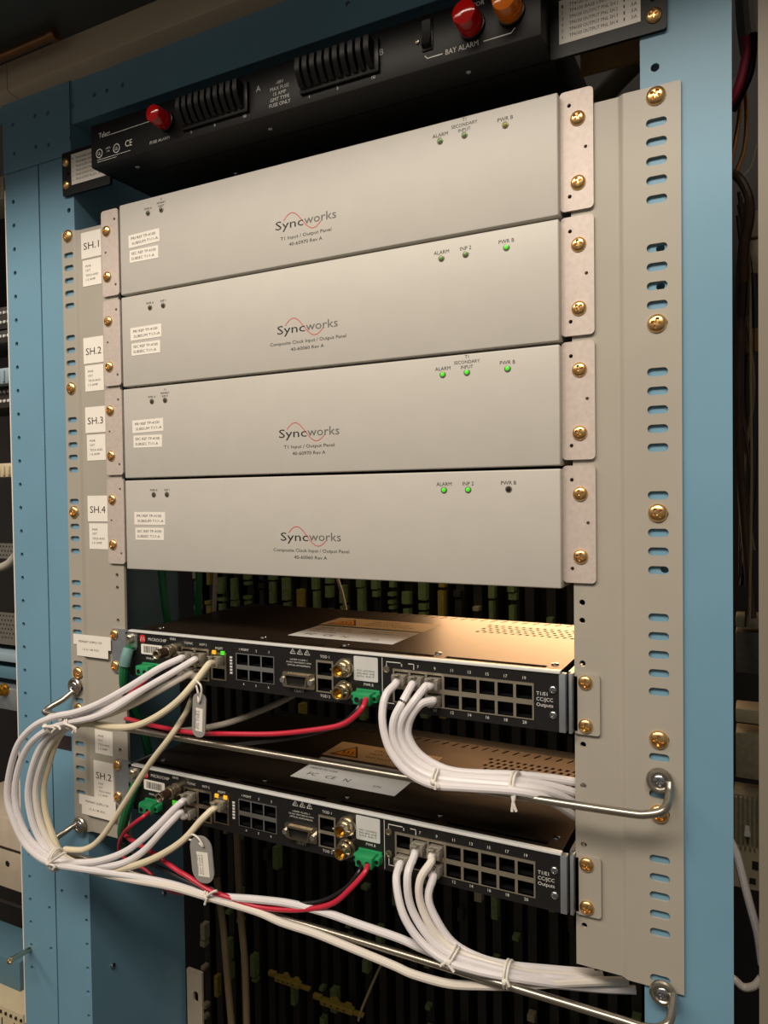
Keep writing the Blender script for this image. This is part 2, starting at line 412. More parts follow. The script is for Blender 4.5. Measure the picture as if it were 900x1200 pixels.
def sticker(parent, x0, x1, z0, z1, y, lines, m='label_white', name='label', ink='ink_black', org_tilt=0.0, align='L', tab=None):
    """paper label (a part) with its print (a sub-part)"""
    g = G(); cx, cz = (x0+x1)/2, (z0+z1)/2
    poly = rect(x0, x1, z0, z1) if not tab else tab
    g.prism(poly, 'y', y-0.25, y)
    if org_tilt:
        R = Matrix.Rotation(org_tilt, 3, 'Y'); c = Vector((cx, y, cz)); g.v = [R @ (v-c)+c for v in g.v]
    o = part(name, g, m, parent)
    t = G()
    for s, x, z, h, wd in lines: t.text(s, x, z, h, y-0.33, wd, align)
    if lines:
        if org_tilt:
            t.v = [R @ (v-c)+c for v in t.v]
        part('lettering', t, ink, o)
    return o
for n, zt, dx in (('SH.1', 278, 0), ('SH.2', 168.5, 0), ('SH.3', 96, 0.5), ('SH.4', 3, 1)):
    x0 = -634+dx; y = 9.4
    sticker(brL, x0, x0+29, zt-27, zt, y-0.1 if dx else y, [(n, x0+3.5, zt-18, 7.2, 22.5)])
    sticker(brL, x0+1.5, x0+28.5, zt-56, zt-29.0, y, [('PWR', x0+6, zt-36.5, 2.2, 8), ('CKT', x0+6, zt-41, 2.2, 7), ('TDCA ANO', x0+6, zt-46, 2.2, 18), ('1.5 AMP', x0+6, zt-50.5, 2.2, 14)])
sticker(brL, -630, -604, -270, -244.5, 9.4, [('PWR', -625, -252, 2.2, 8), ('CKT', -625, -256.5, 2.2, 7), ('TDCA ANO', -625, -261, 2.2, 16), ('1.5 AMP', -625, -265.5, 2.2, 13)])
sticker(brL, -633, -604, -318, -278, 9.4, [('SH.2', -629.5, -297, 7.2, 22.5), ('PWR', -626, -303, 2.0, 7), ('CKT', -626, -307, 2.0, 6), ('TDCA ANO', -626, -311, 2.0, 17), ('1.5 AMP', -626, -315, 2.0, 13)])
sticker(brL, -655, -603, -166, -144, 5.9, [('PRIMARY SUPPLY OF', -647, -152.5, 2.4, 34), ('1.5 A / 48 VDC', -641, -160.5, 2.2, 24)], tab=[(-655, -144), (-600, -144), (-600, -158), (-604, -158), (-604, -167), (-650, -167), (-650, -155), (-655, -155)])
sticker(brL, -652, -598, -336, -316, 5.9, [('PRIMARY SUPPLY OF', -642, -323.5, 2.4, 34), ('1.5 A / 48 VDC', -637, -331, 2.2, 24)], tab=[(-652, -316), (-598, -316), (-598, -337), (-648, -337), (-648, -327), (-652, -327)])

# ------------------------------------------------------------------ input/output panels
XL, XR = -569.0, -131.1
def io_panel(k, ztop, kind, leds, label):
    zb = ztop-88.9
    t = thing('input_output_panel', label, 'panel', ((XL+XR)/2, 100, zb), 'white input output panels')
    g = G(); g.box(XL, XR, 0, 246, zb, ztop, 1.1, 3); part('front_cover', g, 'panel_white', t)
    for s, x0, x1 in (('l', -602, -578.5), ('r', -131.4, -107.2)):
        g = G(); hx = x0+7 if s == 'r' else x1-5; hx2 = x1-6.5 if s == 'r' else x0+7.5
        ez1, ez0 = ztop+2.2, ztop-84.8
        g.plate(rr(x0, x1, ez0, ez1, 3.2), [circ(hx, ez1-10.5, 1.5, 10), circ(hx2+(1 if s == 'r' else -2), (ez0+ez1)/2+1, 1.3, 10), circ(hx, ez0+10.5, 1.5, 10)], 7, 9.3)
        e = part('mounting_ear', g, 'ear_galv', t)
        for z in (ztop-18.8, ztop-65.2): screw((-118.2 if s == 'r' else -594.6), 7, z, t, 5.5)
    # print
    d = ztop-17.6
    ink = G(); grey = G(); red = G()
    ink.text('Sync', -381, d-39.6, 7.4, -0.12, 29, 'L'); grey.text('works', -351, d-39.2, 7.4, -0.12, 32, 'L')
    curve = []
    for i in range(41):
        q = i/40
        x = -372.5+38.5*q
        curve.append((x, d-35.6+8.6*math.sin(0.35+q*5.5)*(1.0 if q < .5 else 0.95)))
    red.ribbon(curve, 0.7, -0.10)
    if kind == 'T1': ink.text('T1 Input / Output Panel', -350, d-49.3, 2.9, -0.12, 52); ink.text('40-60970 Rev A', -350, d-55.3, 2.9, -0.12, 34)
    else: ink.text('Composite Clock Input / Output Panel', -350, d-49.3, 2.9, -0.12, 78); ink.text('40-60060 Rev A', -350, d-55.3, 2.9, -0.12, 34)
    L = [(-530.6, 'PWR A', None), (-513.6, 'PRIMARY' if kind == 'T1' else 'INP 1', 'T1' if kind == 'T1' else None), (-223.6, 'ALARM', None), (-203.3, 'SECONDARY' if kind == 'T1' else 'INP 2', 'T1' if kind == 'T1' else None), (-170.6, 'PWR B', None)]
    for i, (x, s, top) in enumerate(L):
        zl = d+3.2; big = 2.9 if i > 1 else 2.2
        if top:
            big *= 0.88; ink.text('INPUT', x, zl+3.0, big, -0.12); ink.text(s, x, zl+3.0+big*1.55, big, -0.12); ink.text('T1', x, zl+3.0+big*3.1, big, -0.12)
        else: ink.text(s, x, zl+3.3, big, -0.12)
        m = leds[i]
        g = G(); g.lathe([(2.6, -0.05), (2.6, -0.5), (1.9, -0.7)], (x, 0, zl), (0, 1, 0), 16); b = part('led_holder', g, 'led_bezel', t)
        g = G(); g.lathe([(1.9, -0.3), (1.8, -0.9), (1.3, -1.5), (0.01, -1.8)], (x, 0, zl), (0, 1, 0), 14); part('led', g, m, b)
    part('lettering', ink, 'ink_black', t, kind='stuff'); part('grey_lettering', grey, 'ink_grey', t, kind='stuff'); part('logo_curve', red, 'ink_red', t, 'thin red wave through the logo')
    q = random.uniform(-.02, .02)
    sticker(t, -557, -516.5, d-26.5, d-14, 0, [('PRI REF TP-4100', -553.5, d-19, 2.6, 32), ('SUBSUM T1/1-A', -552.5, d-24, 2.6, 34)], org_tilt=q)
    sticker(t, -556, -518.5, d-41.5, d-29.5, 0, [('SEC REF TP-4100', -553.5, d-34.2, 2.6, 32), ('SUBSEC T1/1-A', -553.5, d-39.2, 2.6, 30)], org_tilt=-q)
OFF = 'led_off'
io_panel(1, 291.6, 'T1', [OFF, OFF, 'led_dim', 'led_dim', 'led_olive'], 'topmost white input output panel, directly under the black fuse panel')
io_panel(2, 200.2, 'CC', [OFF, OFF, 'led_dim', 'led_dim', 'led_green'], 'second white panel from the top, only its right-end lamp lit bright green')
io_panel(3, 108.9, 'T1', [OFF, OFF, 'led_green', 'led_green', 'led_green'], 'third white panel from the top, all three right-hand lamps lit green')
io_panel(4, 17.6, 'CC', [OFF, OFF, 'led_green', 'led_green', 'cavity'], 'lowest white panel, just above the black timing units, right-end lamp dark')

# ------------------------------------------------------------------ fuse panel
fp = thing('fuse_panel', 'black fuse and bay alarm panel with coloured lamps above the white panels', 'panel', (-360, 100, 325))
g = G(); g.box(-586.5, -138, -18, 230, 325, 366, 1.0); part('housing', g, 'black_coat', fp)
g = G()
for x, yy in ((-545, 2), (-386, 2), (-200, 2), (-470, 60)): g.lathe([(2.6, 0.2), (2.2, -0.8), (0.6, -1.1)], (x, yy, 325), (0, 0, 1), 14)
part('bottom_screws', g, 'steel_screw', fp)
g = G(); g.box(-586, -138.5, 16, 17, 324.4, 325); part('seam', g, 'black_gloss', fp)
for x0, x1 in ((-656, -586.8), (-137.7, -57)):
    g = G(); g.plate(rr(x0, x1, 319, 364, 2), [circ(x0+9 if x0 < -300 else x1-9, 341, 1.5, 10)], 5.9, 8.9); part('mounting_ear', g, 'black_coat', fp)
for z in (353.5, 330): screw(-650, 5.9, z, fp, 4.6); screw(-65.2, 5.9, z, fp, 5.4)
rows = ['TP4100 BASE UNIT SH.1', 'TP4100 BASE UNIT SH.2', 'TP4100 OUTPUT PNL SH.1', 'TP4100 OUTPUT PNL SH.2', 'TP4100 OUTPUT PNL SH.3', 'TP4100 OUTPUT PNL SH.4']
for x0, x1 in ((-642, -592), (-131, -74)):
    w_ = x1-x0; zt = 360
    ln = []
    for i, r_ in enumerate(rows):
        z = zt-6-i*4.4; ln.append((str(i+1), x0+2, z, 2.4, 1.1)); ln.append((r_, x0+w_*.13, z, 2.4, w_*.60)); ln.append(('1', x0+w_*.80, z, 2.4, 0.8)); ln.append(('.5A', x0+w_*.88, z, 2.4, w_*.08))
    sticker(fp, x0, x1, 328.5, zt, 5.9, ln)
wt = G(); Y0 = -18.15
wt.text('Telect', -575, 351.5, 5.0, Y0, 15, 'L'); wt.ribbon([(-561, 351.8), (-503, 352.4)], 0.6, Y0)
for x in (-575, -552):
    for a in range(20):
        a0 = a*math.pi/10; a1 = (a+1)*math.pi/10
        wt.ribbon([(x+4*math.cos(a0), 337+4*math.sin(a0)), (x+4*math.cos(a1), 337+4*math.sin(a1))], 0.7, Y0)
    wt.text('UL', x, 335.2, 3.4, Y0, 3.6)
wt.text('LISTED', -563, 339, 1.5, Y0); wt.text('I.T.E.', -563, 336, 1.5, Y0); wt.text('CE', -536, 335.5, 6, Y0, 9); wt.ribbon([(-578, 331), (-534, 331)], 0.4, Y0); wt.ribbon([(-578, 329), (-552, 329)], 0.4, Y0)
wt.text('FUSE ALARM', -497, 331, 2.6, Y0, 24)
for i, s in enumerate(['-48V', 'MAX FUSE', '15 AMP', 'GMT TYPE', 'FUSE ONLY']): wt.text(s, -362, 349.0-i*4.5, 3.0, Y0)
wt.text('A', -384, 348, 5, Y0); wt.text('B', -265, 346, 5, Y0)
for x0 in (-465, -338.5):
    for n, dx in (('1', 6), ('5', 33), ('10', 66)): wt.text(n, x0+dx, 329.5, 2.8, Y0)
wt.text('MAJOR', -187, 359.5, 3.2, Y0); wt.text('MINOR', -156, 359.5, 3.2, Y0)
wt.text('BAY ALARM', -198, 331.0, 4.0, Y0, 26)
wt.ribbon([(-228, 335), (-226, 332.6), (-213.5, 332.6)], 0.8, Y0); wt.ribbon([(-181, 332.6), (-160, 332.6), (-157, 335.5)], 0.8, Y0)
part('lettering', wt, 'ink_white', fp, kind='stuff')
for x0 in (-466, -338.5):
    g = G(); g.box(x0-2, x0+72, -21, -18, 333, 359, 0.8)
    h = part('fuse_block', g, 'black_gloss', fp)
    for k in range(10):
        g = G(); xx = x0+k*7.1; g.prism([(-21, 357), (-30, 357.5), (-31, 350), (-30, 345), (-25, 337), (-21, 336)], 'x', xx, xx+4.4)
        part('fuse', g, 'black_coat', h)
def lamp(x, z, m, r=8.2):
    g = G(); g.lathe([(r*1.08, 0), (r*1.08, -3), (r*0.98, -3.4)], (x, -18, z), (0, 1, 0), 24); b = part('lamp_base', g, 'black_gloss', fp)
    g = G(); pr = [(r, -3), (r, -8), (r*.93, -8.6), (r*.93, -9.4), (r, -10), (r, -15), (r*.9, -19), (r*.6, -20.2), (0.01, -20.4)]; g.lathe(pr, (x, -18, z), (0, 1, 0), 28); part('lens', g, m, b, ('red' if 'red' in m else 'amber')+' lamp lens')
lamp(-487.5, 346.5, 'lens_red'); lamp(-189.5, 346, 'lens_red', 9.5); lamp(-159.5, 347, 'lens_amber', 9.5)
g = G(); g.box(-230, -221, -19.2, -18, 338, 362, .5); sw = part('rocker_switch', g, 'black_gloss', fp)
g = G(); g.prism([(-19.2, 340), (-23.5, 341), (-20.5, 350), (-21, 360), (-19.2, 360.5)], 'x', -229, -222); part('rocker', g, 'black_coat', sw)
g = G(); g.lathe([(1.9, 0), (1.7, -1.2), (0.01, -1.8)], (-234, -18, 347), (0, 1, 0), 14); part('test_point', g, 'nickel', fp)

# tan plate and dark gear glimpsed behind the right ear
pa = at(680, 64, 70); pb = at(752, 70, 70); g = G(); g.box(pa.x, pb.x+6, 70, 73, pb.z, pa.z+5); solo('tan_plate', g, 'tan_plate', 'tan metal plate glimpsed below the fuse panel\'s right ear', 'plate')
pa = at(700, 108, 120); g = G(); g.tube([pa+Vector((-20, 0, -30)), pa+Vector((10, 0, 0)), pa+Vector((40, 0, 22)), pa+Vector((64, 0, 26))], 9, 12); solo('brown_cable', g, 'cable_tan', 'thick olive brown cable in the gap above the right bracket', 'cable')

# ------------------------------------------------------------------ timing units
def unit(dz, label, ledmat):
    O = (0, 0, dz)
    t = thing('timing_unit', label, 'network device', (-350, 100, -178.5+dz), 'black network timing units')
    g = G(O); g.box(-566, -134, 14, 200, -178.5, -142); g.box(-566, -134, 196, 200, -142, -135.2); g.box(-566, -563, 14, 196, -142, -135.2); g.box(-137, -134, 14, 196, -142, -135.2); g.box(-566, -134, 1.2, 14, -178.5, -177.3); g.box(-566, -564.8, 1.2, 14, -178.5, -135.2); g.box(-135.2, -134, 1.2, 14, -178.5, -135.2); part('chassis', g, 'black_coat', t)
    g = G(O); g.box(-555, -145, 200, 246, -196, -142, 2); part('reflection_blocker', g, 'black_coat', t)  # added unseen block; keeps lamp reflections off the front of the lid below
    # lid with slots and vents
    holes = [rr(-229, -146, 10, 17, 1), rr(-330, -240, 10, 17, 1), rr(-440, -345, 10, 17, 1), rr(-550, -455, 10, 17, 1)]
    for r_ in range(5):
        for k in range(15):
            x = -246+k*7.0+(r_ % 2)*3; y = 128+r_*9
            holes.append([(x, y), (x+3.2, y), (x+4.6, y+5), (x+1.4, y+5)])
    for k in range(26):
        x = -430+k*11.2; holes.append([(x, 187), (x+2.2, 187), (x+6.2, 197), (x+4.0, 197)])
    g = G(O); g.plate(rect(-567, -133, 4, 200), holes, -135.2, -133.4, 'z'); lid = part('lid', g, 'lid', t)
    g = G(O)
    for x in (-548, -420, -330, -240, -142): g.lathe([(3.0, 0), (2.8, 0.8), (1.2, 1.1)], (x, 24, -133.4), (0, 0, 1), 14)
    part('lid_screws', g, 'steel_screw', lid, kind='stuff')
    def flat(x0, x1, y0, y1, m, name, ht=0.15):
        g = G(O); g.box(x0, x1, y0, y1, -133.4, -133.4+ht); return part(name, g, m, t)
    # front label and the warning label behind it
    fr = lambda: (Vector((0, 0, -133.15)), Vector((1, 0, 0)), Vector((0, 1, 0)))
    l1 = flat(-404, -292, 42, 100, 'label_grey', 'rating_label')
    ink = G(O)
    for i, (s, x, y, h) in enumerate((('MODEL TP4100', -398, 88, 4), ('INPUT -48 VDC 2A', -398, 78, 3.6), ('MADE IN USA', -398, 68, 3.6), ('FC', -392, 52, 7), ('CE', -372, 52, 7), ('N', -352, 52, 7), ('CLASS 1 LASER PRODUCT', -345, 88, 3.4), ('COMPLIES WITH 21 CFR', -345, 80, 3.4), ('S/N', -320, 52, 4))):
        ink.text(s, x, y, h, 0, None, 'L', 0, fr())
    part('lettering', ink, 'ink_black', l1, kind='stuff')
    l2 = flat(-408, -290, 106, 150, 'label_tan', 'warning_label')
    tri = lambda x, y, s: [(x-s, y-s*.8), (x+s, y-s*.8), (x, y+s)]
    g = G(O); g.prism(tri(-385, 125, 17), 'z', -133.25, -133.15); part('hazard_triangle', g, 'ink_black', l2)
    g = G(O); g.prism(tri(-385, 124.5, 13.5), 'z', -133.15, -133.05); part('hazard_fill', g, 'warn_orange', l2)
    ink = G(O)
    for k in range(3): ink.ribbon([(-390+k*5+1.2*math.sin(i), 116+i*2.0) for i in range(6)], 1.2, 0)
    ink.v = [Vector((v.x, v.z-dz, -132.95+dz)) for v in ink.v]
    for i, s in enumerate(('CAUTION', 'HOT SURFACE', 'DO NOT TOUCH')): ink.text(s, -362, 136-i*10, 5, 0, None, 'L', 0, fr())
    part('lettering', ink, 'ink_black', l2, kind='stuff')
    # face with cut-outs
    ports = {}
    cut = []
    colsR = [-270.5+k*14.75 for k in range(8)]
    zr = ((-157, -145.5), (-170.5, -159))
    cut.append(rect(-270.8, -152.4, -171.5, -143.8))
    cut.append(rect(-498.7, -464.7, -174.5, -144)); cut.append(rect(-462.4, -444.3, -172, -146)); cut.append(rect(-432.8, -390.1, -169.5, -144.6)); cut.append(rect(-345.4, -328.3, -171, -143.3))
    g = G(O); g.plate(rect(-567, -133.4, -178.5, -134.6), cut, 0, 1.2); face = part('face_plate', g, 'unit_face', t)
    g = G(O); g.box(-567.5, -132.5, -1.2, 4, -134.6, -132.6, 0.3); part('top_trim', g, 'trim_highlight', t)
    g = G(O); g.box(-133.4, -128.6, -0.4, 6, -178.5, -134.6, .3); g.box(-126.6, -124.2, 1.5, 12, -179, -134.6, .3); g.box(-128.6, -124.2, 10, 40, -179, -134.6); part('end_trim', g, 'ear_silver', t)
    for x0, x1, m in ((-123.6, -105, 'bracket_grey'), (-599.5, -577, 'ear_silver')):
        g = G(O); g.plate(rr(x0, x1, -180, -134.8, 2.5), [], 7, 9.3); g.box(max(x0, -580) if x0 < -300 else x0, (x0+2.2) if x0 > -300 else -577, 7, 40, -178, -137); part('mounting_ear', g, m, t)
    for x in (-115.4, -595.7):
        for z in (-141, -173.5): screw(x, 7, z+dz, t, 5.4)
    def block(name, x0, x1, z0, z1, cells, m='port_frame', y=-0.8):
        g = G(O); g.plate(rect(x0, x1, z0, z1), [rect(*c) for c in cells], y, 1.5); b = part(name, g, m, t)
        for c in cells:
            g = G(O); g.cavity(c[0], c[1], c[2], c[3], y+0.1, 13)
            n = 6
            for i in range(n):
                xx = c[0]+(c[1]-c[0])*(i+1)/(n+1); g.box(xx-.2, xx+.2, 5, 11, c[3]-1.6, c[3]-1.2)
            part('socket', g, 'cavity', b)
        return b
    block('port_bank', -270.9, -152.3, -171.6, -143.7, [(x+1.2, x+13.7, z0, z1) for x in colsR for z0, z1 in ((-156.2, -145.6), (-170.6, -160.2))])
    block('port_bank', -498.8, -464.6, -174.6, -143.9, [(x, x+13.6, z0, z1) for x in (-497, -480.5) for z0, z1 in ((-157.5, -146), (-173, -161.5))], 'nickel')
    block('port_bank', -462.5, -444.2, -172.1, -145.9, [(-460.5, -446.3, -157.5, -148), (-460.5, -446.3, -170.8, -161)], 'nickel')
    block('port_bank', -345.5, -328.2, -171.1, -143.2, [(-344, -329.7, -156, -145), (-344, -329.7, -169.8, -159)])
    block('module_cage', -432.9, -390, -169.6, -144.5, [(-432+k*14.2, -419.2+k*14.2, z0, z1) for k in range(3) for z0, z1 in ((-155, -145.2), (-169, -159.2))], 'silver')
    wt = G(O); Yt = -0.12
    wt.text('MICROCHIP', -542, -141.6, 2.9, Yt, 24, 'L'); wt.text('GNSS', -510, -138.6, 2.2, Yt)
    wt.text('T/SYNC', -490, -141.2, 2.2, Yt); wt.text('INTF 2', -472, -141.2, 2.2, Yt); wt.text('MGMT', -453, -143.2, 2.2, Yt)
    wt.text('1 MGMT', -424, -142, 2.2, Yt); wt.text('2', -410, -142, 2.2, Yt); wt.text('3', -396, -142, 2.2, Yt)
    for k, x in enumerate((-425, -411, -397)): wt.text(str(k+4), x, -174, 2.2, Yt)
    for x in (-370, -362.5, -355):
        wt.ribbon([(x-2.8, -139.8), (x+2.8, -139.8), (x, -135.4), (x-2.8, -139.8)], 0.6, Yt); wt.ribbon([(x, -138.9), (x, -137.2)], 0.5, Yt)
    for i, wd in enumerate((18, 26, 24)): wt.text(('LASER CLASS 1', 'DO NOT VIEW DIRECTLY WITH', 'OPTICAL INSTRUMENTS')[i], -364, -145.5-i*2.6, 1.3, Yt, wd)
    wt.text('CRAFT', -364, -173.8, 2.4, Yt); wt.text('TOD 1', -337, -141, 2.4, Yt); wt.text('TOD 2', -337, -175.4, 2.4, Yt)
    wt.text('PPS', -318, -175.5, 2.2, Yt); wt.text('PWR B', -294, -160.8, 2.2, Yt); wt.text('PWR A', -540, -160.5, 2.2, Yt)
    wt.ribbon([(-281, -135.5), (-281, -177.5)], 0.5, Yt)
    wt.ribbon([(-277, -143), (-277, -138.6), (-264, -138.6)], 0.7, Yt); wt.ribbon([(-257, -138.6), (-252, -138.6), (-252, -143)], 0.7, Yt); wt.ribbon([(-277, -166.5), (-277, -173), (-270, -173)], 0.7, Yt)
    for i, n in enumerate((5, 7, 9, 11, 13, 15, 17, 19)):
        wt.text(str(n), colsR[i]+7.5, -141.5, 2.4, Yt); wt.text(str(n+1), colsR[i]+7.5, -175.4, 2.4, Yt)
    for i, s in enumerate(('T1/E1', 'CC/JCC', 'Outputs')): wt.text(s, -150.5, -152.2-i*4.2, 2.7, Yt, None, 'L')
    part('lettering', wt, 'ink_white', t, kind='stuff')
    # emblem, bar code label, white label
    g = G(O); g.prism(rr(-553, -546, -144, -136.5, 2.2), 'y', -0.3, 0); e = part('emblem', g, 'logo_red', t, 'small red emblem')
    g = G(O); g.ribbon([(-552.2, -142.5), (-550.6, -138.2), (-549.2, -142), (-547.8, -138.2), (-546.6, -142)], 0.7, -0.42); part('emblem_mark', g, 'ink_white', e)
    g = G(O); g.prism(rr(-551.5, -524, -155.5, -145.5, 1.2), 'y', -0.3, 0); e = part('barcode_label', g, 'label_white', t)
    g = G(O); x = -548
    rnd = random.Random(3)
    while x < -528: wd = rnd.choice((0.4, 0.7, 1.0)); g.box(x, x+wd, -0.36, -0.3, -153.8, -147.2); x += wd+rnd.choice((0.5, 0.8))
    part('bars', g, 'ink_black', e, kind='stuff')
    g = G(O); g.prism(rr(-308, -285, -157, -136.3, 1.0), 'y', -0.3, 0); e = part('white_label', g, 'label_grey', t)
    g = G(O)
    for i, s in enumerate(('MAC ADDRESS', '00:B0:AE', 'S/N RKT')): g.text(s, -296.5, -149+-2.4*i, 1.5, -0.36, 17)
    part('lettering', g, 'ink_black', e, kind='stuff')
    # captive ground lug at the left end
    g = G(O); g.prism(rr(-572, -556, -153, -135.5, 5), 'y', -1.2, 0); lg = part('ground_lug', g, 'silver', t)
    g = G(O); g.lathe([(4.6, -1.2), (4.6, -4), (3.4, -4.8), (1.4, -4.0)], (-564, 0, -141.5), (0, 1, 0), 6); part('lug_nut', g, 'nickel', lg)
    # threaded antenna coupling sticking out
    def bnc(x, z, L=13, r=5.4, tip='gold'):
        g = G(O); g.lathe([(r*1.15, 0), (r*1.15, -2), (r*.95, -2.2), (r*.95, -5), (r, -5.3), (r, -7), (r*.78, -7.2), (r*.78, -L), (r*.62, -L), (r*.62, -L+5)], (x, 0, z), (0, 1, 0), 24)
        b = part('coaxial_jack', g, 'nickel', t)
        g = G(O); g.lathe([(r*.6, -L+4), (1.7, -L+3.5), (1.7, -L-0.2), (0.8, -L-0.2), (0.8, -L+2)], (x, 0, z), (0, 1, 0), 14); part('center_pin', g, tip, b)
        g = G(O)
        for a in (0, math.pi): g.cyl((x+r*.7*math.cos(a), -L+3, z+r*.7*math.sin(a)), (x+r*1.15*math.cos(a), -L+3, z+r*1.15*math.sin(a)), 0.9, 10)
        part('bayonet_lugs', g, 'nickel', b)
    bnc(-316.3, -147.2, 14, 7.2); bnc(-316.6, -166.2, 14, 7.2)
    g = G(O); g.lathe([(6.4, 0), (6.4, -3.5), (5.4, -3.8), (5.4, -7), (6.2, -7.4), (6.2, -12), (4.4, -12.4), (4.4, -26), (3.6, -26.4), (3.0, -26), (2.8, -20)], (-507, 0, -147.5), (0, 1, 0), 20); ac = part('antenna_coupling', g, 'nickel', t)
    g = G(O); g.lathe([(4.55, -13.5), (4.55, -24)], (-507, 0, -147.5), (0, 1, 0), 20); part('coupling_sleeve', g, 'wire_brown', ac)
    # nine-pin socket
    g = G(O)
    def dsh(s): return [(-376+s, -157.6-s*.6), (-352-s, -157.6-s*.6), (-353.8-s, -168+s*.6), (-374.2+s, -168+s*.6)]
    g.plate(rr(-381, -347, -170, -156.2, 2), [dsh(1.2)], -1.2, 0); g.plate(dsh(0), [dsh(1.3)], -5.5, 0); b = part('serial_socket', g, 'nickel', t)
    g = G(O); g.prism(dsh(1.3), 'y', -2.5, -1.3)
    part('serial_insert', g, 'cavity', b)
    g = G(O)
    for x in (-378.5, -349.5): g.lathe([(2.6, -1.2), (2.6, -5.5), (1.2, -5.5)], (x, 0, -163), (0, 1, 0), 6)
    part('jack_posts', g, 'silver', b)
    # green power plugs
    for x in (-538, -294):
        g = G(O); z = -168.5; g.box(x-11, x+11, -2, 0, z-5, z+5, .4); g.box(x-8, x+8, -14, -2, z-5, z+4.4, 1.0); g.box(x-12, x-8, -9, -1, z-3.4, z+3, .6); g.box(x+8, x+12, -9, -1, z-3.4, z+3, .6)
        b = part('power_plug', g, 'plug_green', t)
        g = G(O)
        for dx in (-4, 4): g.lathe([(2.4, -14.05), (2.2, -14.3), (0.01, -14.0)], (x+dx, 0, z-1), (0, 1, 0), 12)
        for dx in (-10, 10): g.lathe([(1.6, -9.0), (1.5, -9.6), (0.01, -9.3)], (x+dx, 0, z), (0, 1, 0), 12)
        part('wire_entries', g, 'cavity', b)
    for z in (-147, -166): screw(-137.8, -0.2, z+dz, t, 3.0, 'steel_screw', 0, 'captive_screw')
    for z in (-145.3, -163.8):
        g = G(O); g.lathe([(3.1, 0), (3.1, -0.6), (1.9, -0.8), (1.7, -0.2)], (-277, 0, z), (0, 1, 0), 18); part('indicator', g, 'nickel', t)
    for k in range(6):
        g = G(O); g.box(-440.4, -437.6, -0.35, 0, -150.2-k*2.9, -148.4-k*2.9); part('indicator_lamp', g, 'ink_white' if k != 2 else 'label_grey', t)
    for x, m in ((-458.5, 'led_amber'), (-448.2, ledmat)):
        g = G(O); g.box(x-2.2, x+2.2, -1.4, 0, -148, -144.2, .4); part('port_led', g, m, t)
    if dz < -10:
        g = G(O); g.box(-514, -508, -1, 0, -165, -160, .4); part('port_led', g, 'led_green', t)
    return t
unit(0, 'upper black network timing unit, directly below the lowest white panel', 'led_green')
unit(-136.4, 'lower black network timing unit, under the upper lacing bar', 'led_amber')

# ------------------------------------------------------------------ lacing bars
def lacing(label, pts, ringL, ringR, zs):
    t = thing('lacing_bar', label, 'bar', (-360, -20, min(p[2] for p in pts)))
    g = G(); g.tube(pts, 3.0, 12, 5); part('rod', g, 'rod_steel', t)
    for c in (ringL, ringR):
        if c is None: continue
        g = G(); n = 20; g.tube([(c[0]+6.8*math.cos(2*math.pi*k/n), c[1], c[2]+6.8*math.sin(2*math.pi*k/n)) for k in range(n)], 2.4, 10, closed=True); part('eyelet', g, 'rod_steel', t)
        screw(c[0], c[1]-0.5, c[2], t, 5.0, 'steel_screw', 6.0, 'fixing_screw')
lacing('upper steel lacing bar crossing in front of the lower timing unit\'s lid',
       [(-655, 3.0, -206), (-660, -6, -213), (-668, -20, -221), (-655, -22, -223.5), (-560, -21, -225), (-400, -20, -225), (-200, -20, -224), (-90, -20, -222), (-68, -20, -220), (-58, -16, -216), (-56.5, -3, -211), (-56.6, 3, -205)],
       (-652, 3.2, -199.5), (-63.5, 3.2, -204.5), 0)
lacing('lower steel lacing bar near the bottom, half hidden by white cables',
       [(-653, 3.0, -348), (-657, -6, -352), (-664, -20, -362), (-640, -21, -366), (-400, -20, -367.5), (-110, -20, -368.5), (-72, -20, -369), (-57, -17, -364), (-54.5, -3, -358), (-55, 3, -355)],
       (-649, 3.2, -349), (-62, 3.2, -356.5), 0)

# ------------------------------------------------------------------ cables
def cable(name, label, pts, r=3.2, m='cable_white', group=None, cat='cable', plug=None, seg=10, plug2=None):
    """pts: (px, py, depth); traced along the lie of the cable"""
    P = [at(*p) for p in pts]
    lo = min(P, key=lambda p: p.z)
    t = thing(name, label, cat, lo, group)
    g = G(); g.tube(P, r, seg, 6); part('jacket', g, m, t)
    for pl, P in ((plug, P), (plug2, P[::-1])):
        if not pl: continue
        x, z, tp = pl
        # clear modular plug in its socket
        g = G(); g.box(x-5.6, x+5.6, -9, 8, z-4.2, z+4.0, .5)
        g.prism([(-6, z+4.0), (-13, z+6.2), (-14, z+5.4), (-6, z+3.4)], 'x', x-2.6, x+2.6)
        q = part('modular_plug', g, 'plug_clear', t)
        g = G()
        for i in range(8): xx = x-4+i*1.15; g.box(xx-.3, xx+.3, -3, 6, z+1.2, z+2.2)
        part('contacts', g, 'gold', q, kind='stuff')
        g = G(); g.tube([Vector((x, -3, z-.4)), Vector((x, -11, z-.6)), P[0].lerp(Vector((x, -11, z-1)), .5), P[0], P[1].lerp(P[0], .6)], r*.96, seg, 5); part('jacket_end', g, m, t)
    return t
GL = 'white patch cables looping at the left'
U1, U2 = 0, -136.4
